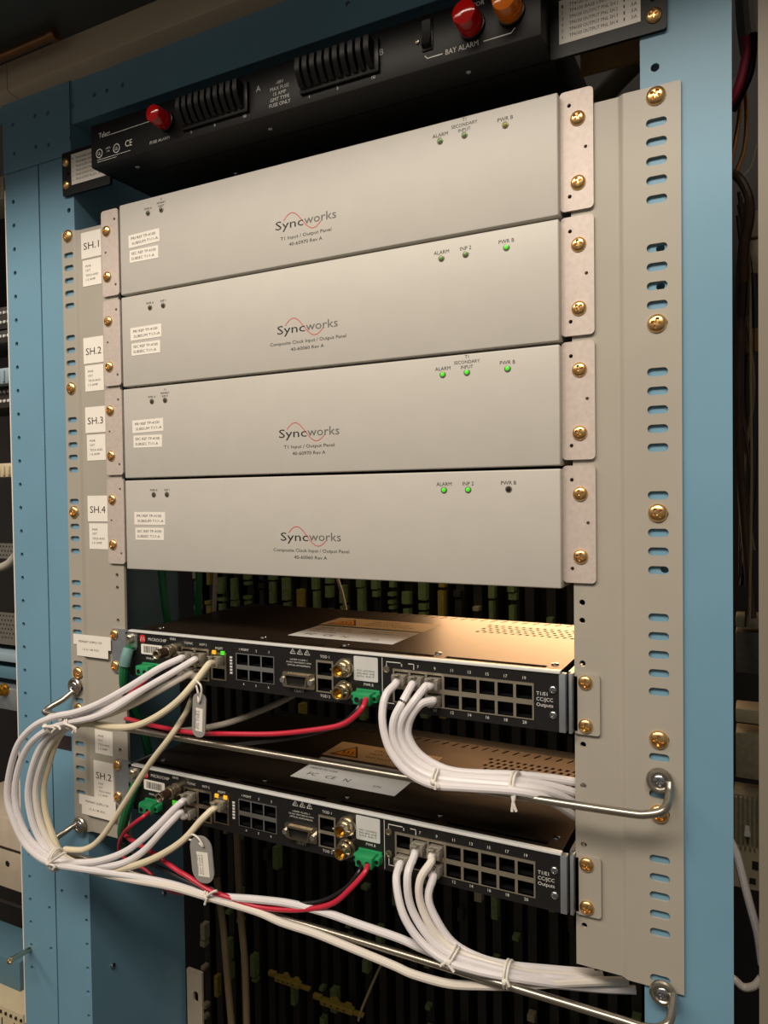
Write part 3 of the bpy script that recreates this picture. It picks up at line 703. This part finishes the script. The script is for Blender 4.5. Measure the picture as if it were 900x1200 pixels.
cable('patch_cable', 'outermost white cable of the left loop, leaving the upper unit highest', [(213, 771, -16), (187, 783, -28), (149, 806.5, -42), (115, 825, -50), (88, 835, -54), (64, 840, -56), (40, 851, -58), (21, 873, -60), (10.7, 908, -60), (9, 937, -60), (17, 964, -59), (29, 988, -57), (47, 1005, -54), (66, 1013, -50), (90, 1017, -46), (150, 1026, -36), (200, 1036, -32), (245, 1049, -30), (300, 1054, -28), (340, 1059, -27), (380, 1069, -26), (420, 1083, -25), (469, 1100, -24), (498, 1113, -22), (540, 1129, -16), (596, 1140, -10), (645, 1146, 4), (693, 1149, 26), (730, 1150, 40)], 3.3, 'cable_white', None, plug=(-490.2, -152, 0))
cable('patch_cable', 'second white cable inward in the left loop', [(228, 773, -16), (203, 788, -28), (171, 806.5, -40), (133, 831, -48), (106, 841.5, -50), (76, 847, -52), (51, 858, -54), (32, 876, -55), (21, 902, -56), (17.5, 932, -56), (23, 960, -55), (36, 985, -53), (55, 1002, -49), (68, 1009, -46), (92, 1011, -44), (120, 1008, -40), (150, 996, -34), (181, 971, -26), (203, 949, -18), (213, 940, -14)], 3.3, 'cable_white', None, plug=(-473.7, -152, 0), plug2=(-490.2, -152+U2, 0))
cable('patch_cable', 'third white cable inward in the left loop', [(208, 784, -16), (192, 795, -26), (160, 812, -38), (130, 828.5, -45), (100, 839, -46), (75, 850, -48), (55, 864, -49), (41, 890, -50), (33, 925, -50), (36, 955, -49), (45, 980, -47), (59, 1000, -45), (70, 1008, -42), (100, 1013, -40), (135, 1014, -38), (165, 1000, -32), (193, 971, -24), (211, 952, -15)], 3.3, 'cable_white', None, plug=(-490.2, -167.3, 0), plug2=(-490.2, -167.3+U2, 0))
cable('patch_cable', 'fourth cable inward in the left loop, warm white, running on to the right', [(222, 789, -16), (197, 803, -27), (160, 823, -36), (130, 836, -41), (100, 845, -42), (76, 854, -43), (60, 870, -44), (48, 897, -45), (42, 925, -45), (45, 955, -44), (54, 980, -43), (66, 998, -41), (78, 1008, -39), (110, 1021, -38), (150, 1030, -36), (200, 1039, -34), (246, 1052, -31), (300, 1068, -29), (330, 1081, -28), (367, 1093, -27), (407, 1109, -26), (460, 1131, -25), (485, 1142, -24), (527, 1153, -20), (570, 1155, -16), (596, 1155, -12), (640, 1153, 0), (700, 1150, 26), (735, 1150, 40)], 3.3, 'cable_warm', None, plug=(-473.7, -167.3, 0))
cable('patch_cable', 'innermost cream cable of the left loop, tagged, below the green-lit socket', [(245, 778, -14), (238, 787, -20), (228, 800, -28), (208, 822, -36), (183, 840, -40), (157, 851, -42), (130, 852, -42), (100, 848, -42), (78, 854, -40), (66, 870, -39), (57, 897, -38), (51, 925, -38), (54, 955, -38), (63, 982, -38), (73, 1002, -37), (96, 1014, -36), (120, 1018.5, -36), (145, 1017.5, -36), (180, 1006, -33), (213, 986, -28), (235, 962, -20), (247, 950, -13)], 3.2, 'cable_cream', None, plug=(-453.4, -153, 0), plug2=(-453.4, -153+U2, 0))
cable('patch_cable', 'thin cream cable climbing steeply past the lower unit\'s left end', [(76, 995, -36), (100, 995, -34), (120, 980, -32), (146, 941, -30), (174, 897, -30), (197, 867, -30), (210, 848, -22), (219, 833, 4), (226, 815, 40)], 2.8, 'cable_cream', None)
GU = 'white cables from the upper unit to the right'
cable('patch_cable', 'leftmost white cable from the upper unit\'s port bank, sweeping down right', [(464, 801, -13), (452, 815, -24), (448, 838, -30), (451, 862, -32), (460, 884, -33), (478, 905, -33), (507, 919.5, -32), (547, 923, -30), (604, 927, -26), (640, 936, -12), (676, 958, 20)], 3.2, 'cable_white', None, plug=(-262.9, -151.3, 0))
cable('patch_cable', 'second white cable of the upper right bundle, with one dark band', [(483, 802, -13), (472, 822, -24), (462, 842, -30), (461, 862, -31), (469, 882, -31), (486, 900, -30), (513, 912, -28), (560, 917, -24), (605, 921, -20), (645, 928, -4), (680, 945, 22)], 3.2, 'cable_white', None, plug=(-248.1, -151.3, 0))
cable('patch_cable', 'third white cable of the upper right bundle', [(499, 804, -13), (485, 822, -24), (471, 844, -27), (469.5, 862, -27), (477, 880, -27), (494, 896, -26), (520, 907, -25), (560, 912, -20), (605, 915, -14), (645, 921, 4), (685, 932, 24)], 3.2, 'cable_white', None, plug=(-233.4, -151.3, 0))
cable('patch_cable', 'rightmost white cable of the upper right bundle, from a lower socket', [(508, 821, -13), (494, 824.5, -20), (484, 836, -23), (478.5, 850, -23), (479, 864, -23), (490, 882, -22), (512, 897, -20), (540, 905, -18), (600, 908, -8), (645, 912, 10), (690, 919, 26)], 3.2, 'cable_white', None, plug=(-233.4, -165.5, 0))
cable('patch_cable', 'leftmost white cable of the lower right bundle', [(469, 1012, -13), (464.5, 1032, -24), (472, 1070, -31), (492, 1102, -32), (521, 1125, -31), (556, 1137, -26), (596, 1145, -18), (642, 1152, 0), (700, 1158, 30), (745, 1160, 40)], 3.2, 'cable_white', None, plug=(-262.9, -165.5+U2, 0))
cable('patch_cable', 'second white cable of the lower right bundle', [(486, 1001, -13), (477.5, 1027, -26), (482, 1064, -28), (505, 1101, -28), (532, 1120, -26), (565, 1131, -22), (596, 1139, -16), (645, 1147, 4), (715, 1150, 34)], 3.2, 'cable_white', None, plug=(-248.1, -151.3+U2, 0))
cable('patch_cable', 'third white cable of the lower right bundle', [(506, 1009, -13), (492, 1032, -22), (493.5, 1061, -24), (511, 1095, -24), (535, 1114, -22), (565, 1126, -18), (596, 1134, -12), (645, 1141, 8), (705, 1143, 34)], 3.2, 'cable_warm', None, plug=(-233.4, -151.3+U2, 0))
cable('patch_cable', 'rightmost white cable of the lower right bundle, from a lower socket', [(508, 1027, -13), (502, 1050, -19), (509, 1073, -20), (530, 1104, -19), (561, 1122, -16), (596, 1131, -10), (645, 1136, 10), (695, 1140, 34)], 3.2, 'cable_white', None, plug=(-233.4, -165.5+U2, 0))
g = G(); pb = at(472.4, 821, -23.6); pc = at(471.2, 823.4, -24.4); g.tube([pb, pc], 3.35, 12, smooth=False); part('printed_band', g, 'ink_black', bpy.data.objects['patch_cable.007'], 'dark band')
# power leads
R_ = 1.9
cable('power_wire', 'red power wire sagging below the upper unit', [(429, 819, -14), (425, 829, -22), (415, 840, -24), (398, 850, -25), (366, 855.6, -24), (322, 860, -22), (274, 860, -22), (230, 859, -22), (197, 854, -20), (174, 849, -14), (152, 843, 6), (140, 840, 20)], R_+.3, 'wire_red', None, 'wire')
cable('power_wire', 'black power wire sagging below the upper unit', [(425, 820, -13), (418, 832, -20), (406, 844, -21), (389, 852, -20), (367, 859, -18), (333, 866, -18), (300, 870, -18), (268, 873, -18), (235, 868, -18), (200, 860, -16), (174, 853, -10), (152, 847, 8), (140, 844, 22)], R_, 'wire_black', None, 'wire')
cable('power_wire', 'short red wire from the upper unit\'s left green plug', [(178, 790, -12), (171, 797, -20), (160, 806, -26), (150, 815, -16), (144, 826, 8)], R_, 'wire_red', None, 'wire')
cable('power_wire', 'red power wire along the lower cable bundle to the right green plug', [(431, 1014, -14), (427, 1023, -20), (412, 1040, -26), (391, 1058, -28), (364, 1065, -28), (332, 1066, -28), (300, 1062, -28), (273, 1053, -30), (247, 1044, -32), (220, 1027, -30), (208, 1020, -28), (181, 1001, -22), (160, 988, -14), (148, 980, -2), (140, 972, 14)], R_+.3, 'wire_red', None, 'wire')
cable('power_wire', 'black power wire beside the red one in the lower bundle', [(424, 1014, -13), (419, 1024, -19), (406, 1040, -23), (380, 1055, -25), (348, 1059, -26), (300, 1056, -27), (255, 1047, -30), (220, 1033, -28), (190, 1018, -22), (165, 1006, -12), (148, 990, 4), (141, 980, 16)], R_, 'wire_black', None, 'wire')
cable('power_wire', 'red wire curling down from the lower unit\'s left green plug', [(176, 951, -12), (168, 957, -22), (157, 965, -22), (146, 975, -14), (140, 988, -2), (141, 1000, 6), (152, 1010, 10), (172, 1020, 10), (190, 1038, 4), (206, 1046, -6), (218, 1046, -14)], R_, 'wire_red', None, 'wire')
cable('ground_wire', 'green ground wire with grey sleeve at the upper unit\'s left end', [(153, 757, -3), (149, 768, -6), (146, 780, -8), (145, 800, -4), (149, 815, 8), (158, 832, 26), (168, 858, 45), (176, 890, 60), (180, 912, 70)], 4.6, 'wire_green', None, 'wire')
cable('ground_wire', 'green ground wire at the lower unit\'s left end', [(160, 918, -3), (155, 928, -6), (151, 940, -8), (147, 955, -6), (143, 975, 2), (146, 992, 20), (152, 1010, 40)], 4.8, 'wire_green', None, 'wire')
for o in [x for x in C.objects if x.name.startswith('ground_wire')]:
    top = at(150, 765, -7) if o.name == 'ground_wire' else None
    if top: g = G(); g.tube([at(151, 760, -5), at(148, 770, -8), at(146, 780, -9)], 5.4, 12); part('sleeve', g, 'heatshrink', o, 'grey heat-shrink sleeve')
for lab, pts, r, m in (('green wire hanging behind the left end of the lowest white panel', [(188, 640, 90), (190, 675, 90), (194, 712, 90), (200, 745, 95)], 4.5, 'wire_green'),
                       ('darker green wire hanging right of the first, behind the panels', [(232, 640, 140), (233, 676, 140), (232, 715, 140), (230, 760, 140)], 4.0, 'wire_green'),
                       ('tan wire curving down behind the left of the upper unit', [(254, 640, 150), (252, 680, 150), (251, 715, 150), (248, 760, 150)], 2.6, 'cable_grey'),
                       ('tan wire slanting down behind the middle of the upper unit', [(388, 655, 260), (396, 680, 260), (402, 700, 260), (410, 740, 260)], 2.2, 'cable_cream'),
                       ('grey cable crossing behind the red wire under the upper unit', [(160, 852, 20), (200, 857, 24), (245, 852, 28), (280, 843, 40), (330, 822, 70), (360, 805, 110)], 3.0, 'cable_grey'),
                       ('left one of two olive cables hanging at the bottom', [(254, 1030, 190), (262, 1090, 190), (266, 1140, 190), (274, 1230, 190)], 4.4, 'cable_tan'),
                       ('right one of two olive cables hanging at the bottom', [(277, 960, 200), (281, 1060, 200), (287, 1130, 200), (290, 1230, 200)], 4.4, 'cable_tan'),
                       ('short slanting wire hanging behind the lower cable bundle', [(447, 1130, 240), (440, 1145, 240), (425, 1180, 240), (420, 1196, 240)], 1.6, 'cable_tan')):
    P = [at(*p) for p in pts]; g = G(); g.tube(P, r, 10, 6); solo('loose_wire', g, m, lab, 'wire')

# printed dark band on one cable
# ------------------------------------------------------------------ cable ties
def tie(label, px, py, Y, dirpx, ra, rb, tails, m='tie_white'):
    c = at(px, py, Y); d = (at(px+dirpx[0], py+dirpx[1], Y)-c).normalized(); u = d.cross(Vector((0, 1, 0))).normalized(); v = d.cross(u)
    t = thing('cable_tie', label, 'cable tie', c, None)
    g = G(); n = 24
    for k in range(2):
        cc = c+d*(k*2.6-1.3); g.tube([cc+u*ra*math.cos(2*math.pi*i/n)+v*rb*math.sin(2*math.pi*i/n) for i in range(n)], 1.0, 8, closed=True)
    part('loop', g, m, t)
    kn = c-Vector((0, 1, 0))*(rb+0.6)
    g = G(); b = bmesh.new(); bmesh.ops.create_icosphere(b, subdivisions=2, radius=2.3)
    for q in b.verts: q.co = kn+q.co*random.uniform(.8, 1.15)
    g.bm(b); part('knot', g, m, t)
    for tl in tails:
        g = G(); g.tube([kn]+[at(px+a, py+b_, Y-rb-1.5) for a, b_ in tl], 1.15, 8, 4); part('tail', g, m, t)
tie('white cord tie at the top of the left cable loop', 62, 848, -49, (10, -2), 9, 9, [[(2, 5), (-1, 10)], [(5, 3), (9, 7)]])
tie('white cord tie with a dangling tail right of the loop\'s top', 86, 845, -47, (10, -2), 8, 9, [[(1, 8), (-1, 14)], [(2, 8), (3, 13)]])
tie('cream cord tie at the bottom of the left cable loop', 66, 1007, -45, (10, 4), 11, 9, [[(-2, 8), (-4, 12)], [(7, -6), (11, -8)]])
tie('white cord tie around the lower bundle beside the grey tag', 245, 1048, -30, (10, 3), 5.5, 5, [[(-3, 5), (-5, 12)], [(5, -3), (9, -4)]])
tie('small white cord tie on the upper right bundle, left one', 511, 913, -28, (10, 3), 7, 6, [[(0, 6), (-1, 12)], [(1, 6), (3, 10)]])
tie('white cord tie with a long dangling tail on the upper right bundle', 604, 918, -16, (10, 1), 8, 10, [[(-1, 14), (-3, 24), (-4, 33)], [(-2, 24), (1, 33)]])
tie('cream cord tie on the lower right bundle, left one', 530, 1121, -25, (10, 8), 9, 7, [[(-6, 6), (-14, 11)], [(-4, 10), (2, 18)]])
tie('cream cord tie gathering all lower cables, right one', 596, 1142, -15, (10, 3), 10, 9, [[(-2, 8), (1, 14)]])
# ------------------------------------------------------------------ tags
def tag(label, px, py, Y, wd, ht, rot, mtext, loop):
    c = at(px, py, Y); t = thing('cable_tag', label, 'tag', c)
    def RZ(g):
        R = Matrix.Rotation(rot, 3, 'Y'); g.v = [R @ (v-c)+c for v in g.v]; return g
    g = G(); g.plate(rr(c.x-wd/2, c.x+wd/2, c.z-ht/2, c.z+ht/2, wd*.45, 8), [rr(c.x-1.6, c.x+1.6, c.z+ht/2-9, c.z+ht/2-3.5, 1.5)], Y-0.6, Y+0.6); part('tag_plate', RZ(g), 'tag_grey', t)
    g = G(); g.box(c.x-wd*.22, c.x+wd*.30, Y-0.85, Y-0.6, c.z-ht*.36, c.z+ht*.16); e = part('tag_label', RZ(g), 'label_white', t)
    g = G()
    for i, s in enumerate(mtext): g.text(s, c.x-wd*.17+i*wd*.11, c.z-ht*.10, 1.4, Y-0.95, ht*.42, 'C', math.pi/2)
    part('lettering', RZ(g), 'ink_black', e, kind='stuff')
    g = G(); g.tube([at(*p) for p in loop], 0.9, 8, 5); part('string', g, 'tie_white', t)
tag('long grey cable tag hanging below the upper unit', 233.5, 838, -34, 15, 40, 0.06, ['TP4100 SH.1 MGMT', 'SW PORT', 'ETH CABLE'], [(229, 797, -34), (235, 803, -37), (236, 812, -37), (233, 823, -36), (232, 812, -33), (230, 803, -32)])
tag('shorter rounded grey cable tag beside the lower bundle', 237, 1007, -36, 25, 42, -0.10, ['TP4100 SH.2 MGMT', 'SW PORT', 'ETH CABLE'], [(221, 980, -34), (226, 978, -37), (233, 983, -39), (238, 992, -38), (231, 986, -35), (222, 984, -33)])

# ------------------------------------------------------------------ behind the rack: rows of terminal strips
back = thing('wiring_rack', 'dark frame of terminal strips standing behind the rack', 'frame', (-500, 560, -1500))
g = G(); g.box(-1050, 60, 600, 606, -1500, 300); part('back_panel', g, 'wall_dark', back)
rnd = random.Random(11)
for k in range(32):
    x = -960+k*29.5+rnd.uniform(-4, 4)
    g = G(); g.box(x-7, x+7, 560, 600, -1400, -100); o = part('strip', g, 'strip_dark', back)
    m = rnd.choice(['term_green', 'term_green', 'term_green', 'term_yellow', 'term_cream', 'strip_dark'])
    g = G(); z = -118-rnd.uniform(0, 8)
    while z > -1050:
        h = rnd.choice((6, 10, 20, 30, 40))
        if rnd.random() < (0.8 if z > -240 else 0.22): g.box(x-rnd.uniform(3, 7), x+rnd.uniform(3, 7), 548-rnd.uniform(0, 4), 560, z-h, z)
        z -= h+rnd.uniform(2, 9)
    part('terminals', g, m, o, kind='stuff')
def latch(label, px, py, L):
    c = at(px, py, 545); g = G()
    g.box(c.x, c.x+L, 536, 548, c.z-9, c.z, .8); g.box(c.x-16, c.x, 538, 546, c.z-4, c.z+4, .6); g.box(c.x+L, c.x+L+20, 538, 546, c.z-8, c.z-3, .6)
    g.prism([(c.x+L*.3, c.z), (c.x+L*.3, c.z+7), (c.x+L*.45, c.z+9), (c.x+L*.5, c.z+5), (c.x+L*.55, c.z)], 'y', 538, 546); g.prism([(c.x+L*.75, c.z), (c.x+L*.75, c.z+6), (c.x+L*.9, c.z+6), (c.x+L*.95, c.z)], 'y', 538, 546)
    t = thing('card_latch', label, 'latch', (c.x, 542, c.z-9)); part('latch_body', g, 'yellow_plastic', t)
    g = G()
    for i in range(4): g.lathe([(1.6, 0), (1.5, -.5), (0.01, -.4)], (c.x+L*(.15+.2*i), 536, c.z-4.5), (0, 1, 0), 10)
    part('rivets', g, 'cavity', t)
latch('yellow plastic card latch, left one at the bottom centre', 325, 1141, 52); latch('yellow plastic card latch, right one at the bottom centre', 378, 1168, 64)
c = at(230, 1165, 150); g = G(); g.plate(rr(c.x-14, c.x+10, c.z-60, c.z+30, 2), [rr(c.x-4, c.x+4, c.z-10, c.z+4, 3.5)], 149, 152); solo('hole_plate', g, 'beige_box', 'beige plate with an oval hole low behind the left upright', 'plate')

# ------------------------------------------------------------------ left bay gear
def slab(name, label, px0, px1, py, h, Y, dpt, m, cat, extras=None):
    a = at(px0, py, Y); b = at(px1, py, Y)
    t = thing(name, label, cat, ((a.x+b.x)/2, Y+dpt/2, a.z-h)); g = G(); g.box(a.x, b.x, Y, Y+dpt, a.z-h, a.z, 0.8); part('body', g, m, t)
    return t, a.x, b.x, a.z
bx = thing('left_backdrop', 'added dark sheet closing the background of the left bay', 'panel', (-900, 190, -700))
g = G(); g.box(-1100, -757, 190, 194, -1500, 430); part('backing', g, 'wall_dark', bx)  # added sheet; keeps background light from showing in the left bay
YB = 24
def rowunit(py, label, m, rows_, dotm):
    t, x0, x1, z = slab('connector_shelf', label, -60, 13, py, rows_*11+4, YB+14, 60, m, 'shelf')
    for r_ in range(rows_):
        g = G()
        for k in range(9): g.lathe([(2.0, 0), (1.8, -1.5), (0.01, -1.8)], (x1-4-k*7, YB+14, z-7-r_*11), (0, 1, 0), 10)
        part('connector_row', g, dotm, t, kind='stuff')
rowunit(372, 'upper dark connector shelf in the left bay, two rows of pale dots', 'strip_dark', 2, 'label_grey'); rowunit(398, 'second dark connector shelf in the left bay, just below the upper', 'strip_dark', 1, 'label_grey'); rowunit(460, 'dark connector shelf under the pale blue block in the left bay', 'strip_dark', 2, 'label_grey')
for py, h, label, m in ((226, 26, 'beige block at the top of the left bay', 'beige_box'), (440, 18, 'pale blue-grey block between connector shelves in the left bay', 'paleblue'), (546, 16, 'cream block in the middle of the left bay', 'cream_box')):
    t, x0, x1, z = slab('terminal_block', label, -60, 14, py, h, YB, 40, m, 'block')
    g = G()
    for k in range(8): g.box(x1-6-k*9, x1-3-k*9, YB-2, YB, z-h+2, z-3, .4)
    part('ridge', g, m, t, kind='stuff')
for py, h, label in ((635, 18, 'grey perforated tray in the left bay, upper one'), (712, 38, 'grey perforated tray in the left bay, lower one above the teal ledge')):
    a = at(-60, py, YB+10); b = at(18, py, YB+10); t = thing('perforated_tray', label, 'tray', (a.x, 40, a.z-h)); g = G(); hs = []
    for r_ in range(int(h/6)):
        for k in range(14): hs.append(circ(b.x-5-k*5.6-(r_ % 2)*2.8, a.z-4-r_*5.2, 1.5, 8))
    g.plate(rect(a.x, b.x, a.z-h, a.z), hs, YB+10, YB+12); g.box(a.x, b.x, YB+12, 90, a.z-h, a.z-h+2); part('mesh_sheet', g, 'mesh_grey', t)
a = at(12, 656, YB+6); g = G(); g.tube([at(-60, 664, YB+6), at(-10, 666, YB+6), at(8, 662, YB+6), at(18, 652, YB+6)], 5, 12); solo('grey_hose', g, 'cable_grey', 'grey curved hose below the upper perforated tray', 'hose')
slab('ledge', 'pale metal ledge above the gold connector in the left bay', -60, 19, 757, 10, YB, 40, 'paleblue', 'ledge'); slab('ledge', 'dark teal ledge above the gold connector in the left bay', -60, 20, 772, 14, YB+6, 50, 'blue_dark', 'ledge')
t, x0, x1, z = slab('jack_panel', 'steel panel with a gold round connector in the left bay', -60, 20, 795, 26, YB, 30, 'ear_silver', 'panel')
c = at(6, 808, YB); g = G(); g.lathe([(7.5, 0), (7.5, -2), (6, -2.4), (6, -6), (4, -6.5), (3.6, -12), (1.5, -12), (1.2, -8)], c, (0, 1, 0), 20); part('connector', g, 'gold', t, 'gold round connector')
t, x0, x1, z = slab('white_module', 'off-white equipment module at the far left, below the cable loop\'s middle', -60, 27, 940, 84, YB, 80, 'beige_box', 'module')
g = G(); zz = z-36; g.box(x0, x1+0.6, YB-0.8, YB, zz-1.2, zz+1.2); part('groove', g, 'strip_dark', t)
c = at(9, 1012, YB); g = G(); g.lathe([(3.6, -0.3), (3.2, -.7), (0.01, -0.5)], c, (0, 1, 0), 16); part('socket', g, 'cavity', t)
g = G(); g.tube([at(-40, 1042, 90), at(0, 1054, 80), at(30, 1064, 70), at(40, 1070, 60)], 2.4, 8); solo('loose_wire', g, 'wire_brown', 'dull red-brown wire in the dark gap at the far left', 'wire')
slab('blue_module', 'small teal-blue block behind the coaxial pin at the bottom left', -60, 22, 1094, 40, YB+20, 50, 'blue_dark', 'module')
p0 = at(32, 1114, 4); p1 = at(13, 1125, -26); g = G(); g.cyl(p0+(p0-p1)*.2, p1, 3.0, 16); g.lathe([(3.6, 0), (3.6, 3), (2.0, 3.4), (1.6, 0.6)], p1, (p1-p0), 16); solo('coaxial_pin', g, 'nickel', 'nickel coaxial pin poking out past the far left upright', 'connector')
t, x0, x1, z = slab('cream_module', 'cream terminal module in the bottom left corner', -60, 26, 1150, 110, YB-6, 60, 'cream_box', 'module')
g = G()
for k in range(6): g.box(x1-4-k*9, x1-1.5-k*9, YB-8, YB-6, z-8, z-5, .3)
for k in range(3): g.box(x1-16-k*22, x1-15-k*22, YB-6.8, YB-6, z-100, z-14)
part('slots', g, 'strip_dark', t, kind='stuff')

# ------------------------------------------------------------------ right gap gear
rg = thing('slit_backdrop', 'added dark sheet that blacks out the slit at the right', 'panel', (-10, 420, -700)); g = G(); g.box(-60, 80, 420, 424, -1500, 480); part('sheet', g, 'wall_dark', rg)  # added sheet; keeps the depth of the slit dark
def wire(label, pts, r, m, name='loose_wire'):
    g = G(); g.tube([at(*p) for p in pts], r, 10, 6); solo(name, g, m, label, 'wire')
wire('pink power cable at the top of the right slit', [(874, 44, 60), (874.5, 62, 60), (869, 90, 60), (861, 112, 62), (848, 132, 70)], 3.2, 'wire_pink')
wire('black cable beside the pink one in the right slit', [(883, 40, 70), (880, 78, 70), (872, 102, 70), (858, 130, 74)], 3.0, 'wire_black')
wire('copper coloured wire in the right slit, left strand', [(868, 105, 90), (866, 140, 90), (860, 175, 90), (852, 210, 92)], 1.7, 'wire_copper')
wire('copper coloured wire in the right slit, right strand', [(873, 98, 92), (875, 140, 92), (872, 175, 92), (863, 202, 92)], 1.7, 'wire_copper')
wire('thin grey wire crossing the right slit', [(886, 170, 96), (880, 195, 96), (870, 208, 96)], 1.0, 'cable_grey')
wire('shiny brown cable arching out in the upper right slit', [(850, 200, 70), (864, 207, 62), (874, 222, 60), (879, 240, 60), (878, 262, 62), (873, 290, 66), (872, 330, 72)], 3.2, 'wire_brown')
wire('grey conduit hanging at the top of the right slit', [(872, -30, 100), (872, 0, 100), (874, 30, 100), (878, 62, 104)], 6.5, 'next_grey')
rnd = random.Random(5)
for k in range(9):
    x = 863+rnd.uniform(0, 20); x2 = 864+rnd.uniform(0, 20); x3 = 864+rnd.uniform(0, 20); Yk = 90+k*9
    g = G(); g.tube([at(x, 225+rnd.uniform(0, 40), Yk), at(x2, 330, Yk), at(x3, 450, Yk), at(x2+rnd.uniform(-4, 4), 560, Yk), at(x+3, 680+rnd.uniform(-60, 60), Yk)], rnd.choice((1.0, 1.4, 2.4, 3.2)), 8, 5)
    o = solo('bundle_wire', g, rnd.choice(['wire_brown', 'wire_brown', 'wire_black', 'cable_tan']), ['thin', 'thick'][k % 2]+' wire, '+['nearest', 'second nearest', 'third', 'fourth', 'fifth', 'sixth', 'seventh', 'second farthest', 'farthest'][k]+' layer of the brown tangle in the right slit', 'wire', 'brown wires in the right slit')
for py, h, m, lab in ((248, 22, 'cream_box', 'upper cream terminal block in the right slit'), (282, 28, 'cream_box', 'lower cream terminal block in the right slit'), (385, 20, 'tan_plate', 'tan terminal block in the right slit')):
    a = at(874, py, 150); g = G(); g.box(a.x, a.x+40, 150, 190, a.z-h, a.z, 1); solo('terminal_block', g, m, lab, 'block')
for py, h, m, lab in ((722, 10, 'term_cream', 'pale rail in the right slit, upper one'), (740, 36, 'mesh_grey', 'grey metal connector shell in the right slit'), (830, 12, 'cream_box', 'cream rail below the grey shell in the right slit'), (858, 40, 'term_cream', 'olive cream terminal block in the right slit')):
    a = at(862, py, 170); g = G(); g.box(a.x, a.x+60, 170, 200, a.z-h, a.z, 1); solo('shelf_part', g, m, lab, 'block')
a = at(860, 930, 160); t = thing('finned_module', 'olive cream finned module in the right slit', 'module', (a.x, 170, a.z-80))
g = G(); g.box(a.x, a.x+60, 160, 190, a.z-48, a.z); part('body', g, 'term_cream', t)
for k in range(9):
    g = G(); g.box(a.x+1+k*3.6, a.x+2.6+k*3.6, 155, 160, a.z-47, a.z-1); part('fin', g, 'term_cream', t)
g = G(); g.prism([(a.x+8, a.z-32), (a.x+13, a.z-32), (a.x+12, a.z-24), (a.x+9, a.z-24)], 'y', 151, 155); part('clip', g, 'label_white', t)
a = at(860, 990, 155); g = G(); g.plate(rect(a.x, a.x+60, a.z-36, a.z), [rect(a.x+14+k*9, a.x+19+k*9, a.z-20-r_*14, a.z-12-r_*14+1) for k in range(4) for r_ in range(1)]+[rect(a.x+12+k*9, a.x+17+k*9, a.z-33, a.z-26) for k in range(4)], 155, 158); solo('socket_panel', g, 'cream_box', 'cream panel with square holes in the right slit', 'panel')
wire('white cable slanting down inside the right slit', [(856, 985, 60), (864, 1004, 58), (872, 1035, 56), (880, 1065, 56), (888, 1095, 58), (893, 1130, 62)], 3.0, 'cable_white', 'patch_cable')
wire('white cable loop low in the right slit', [(850, 1140, 60), (862, 1149, 58), (872, 1157, 58), (884, 1155, 58), (892, 1146, 60)], 2.8, 'cable_warm', 'patch_cable')
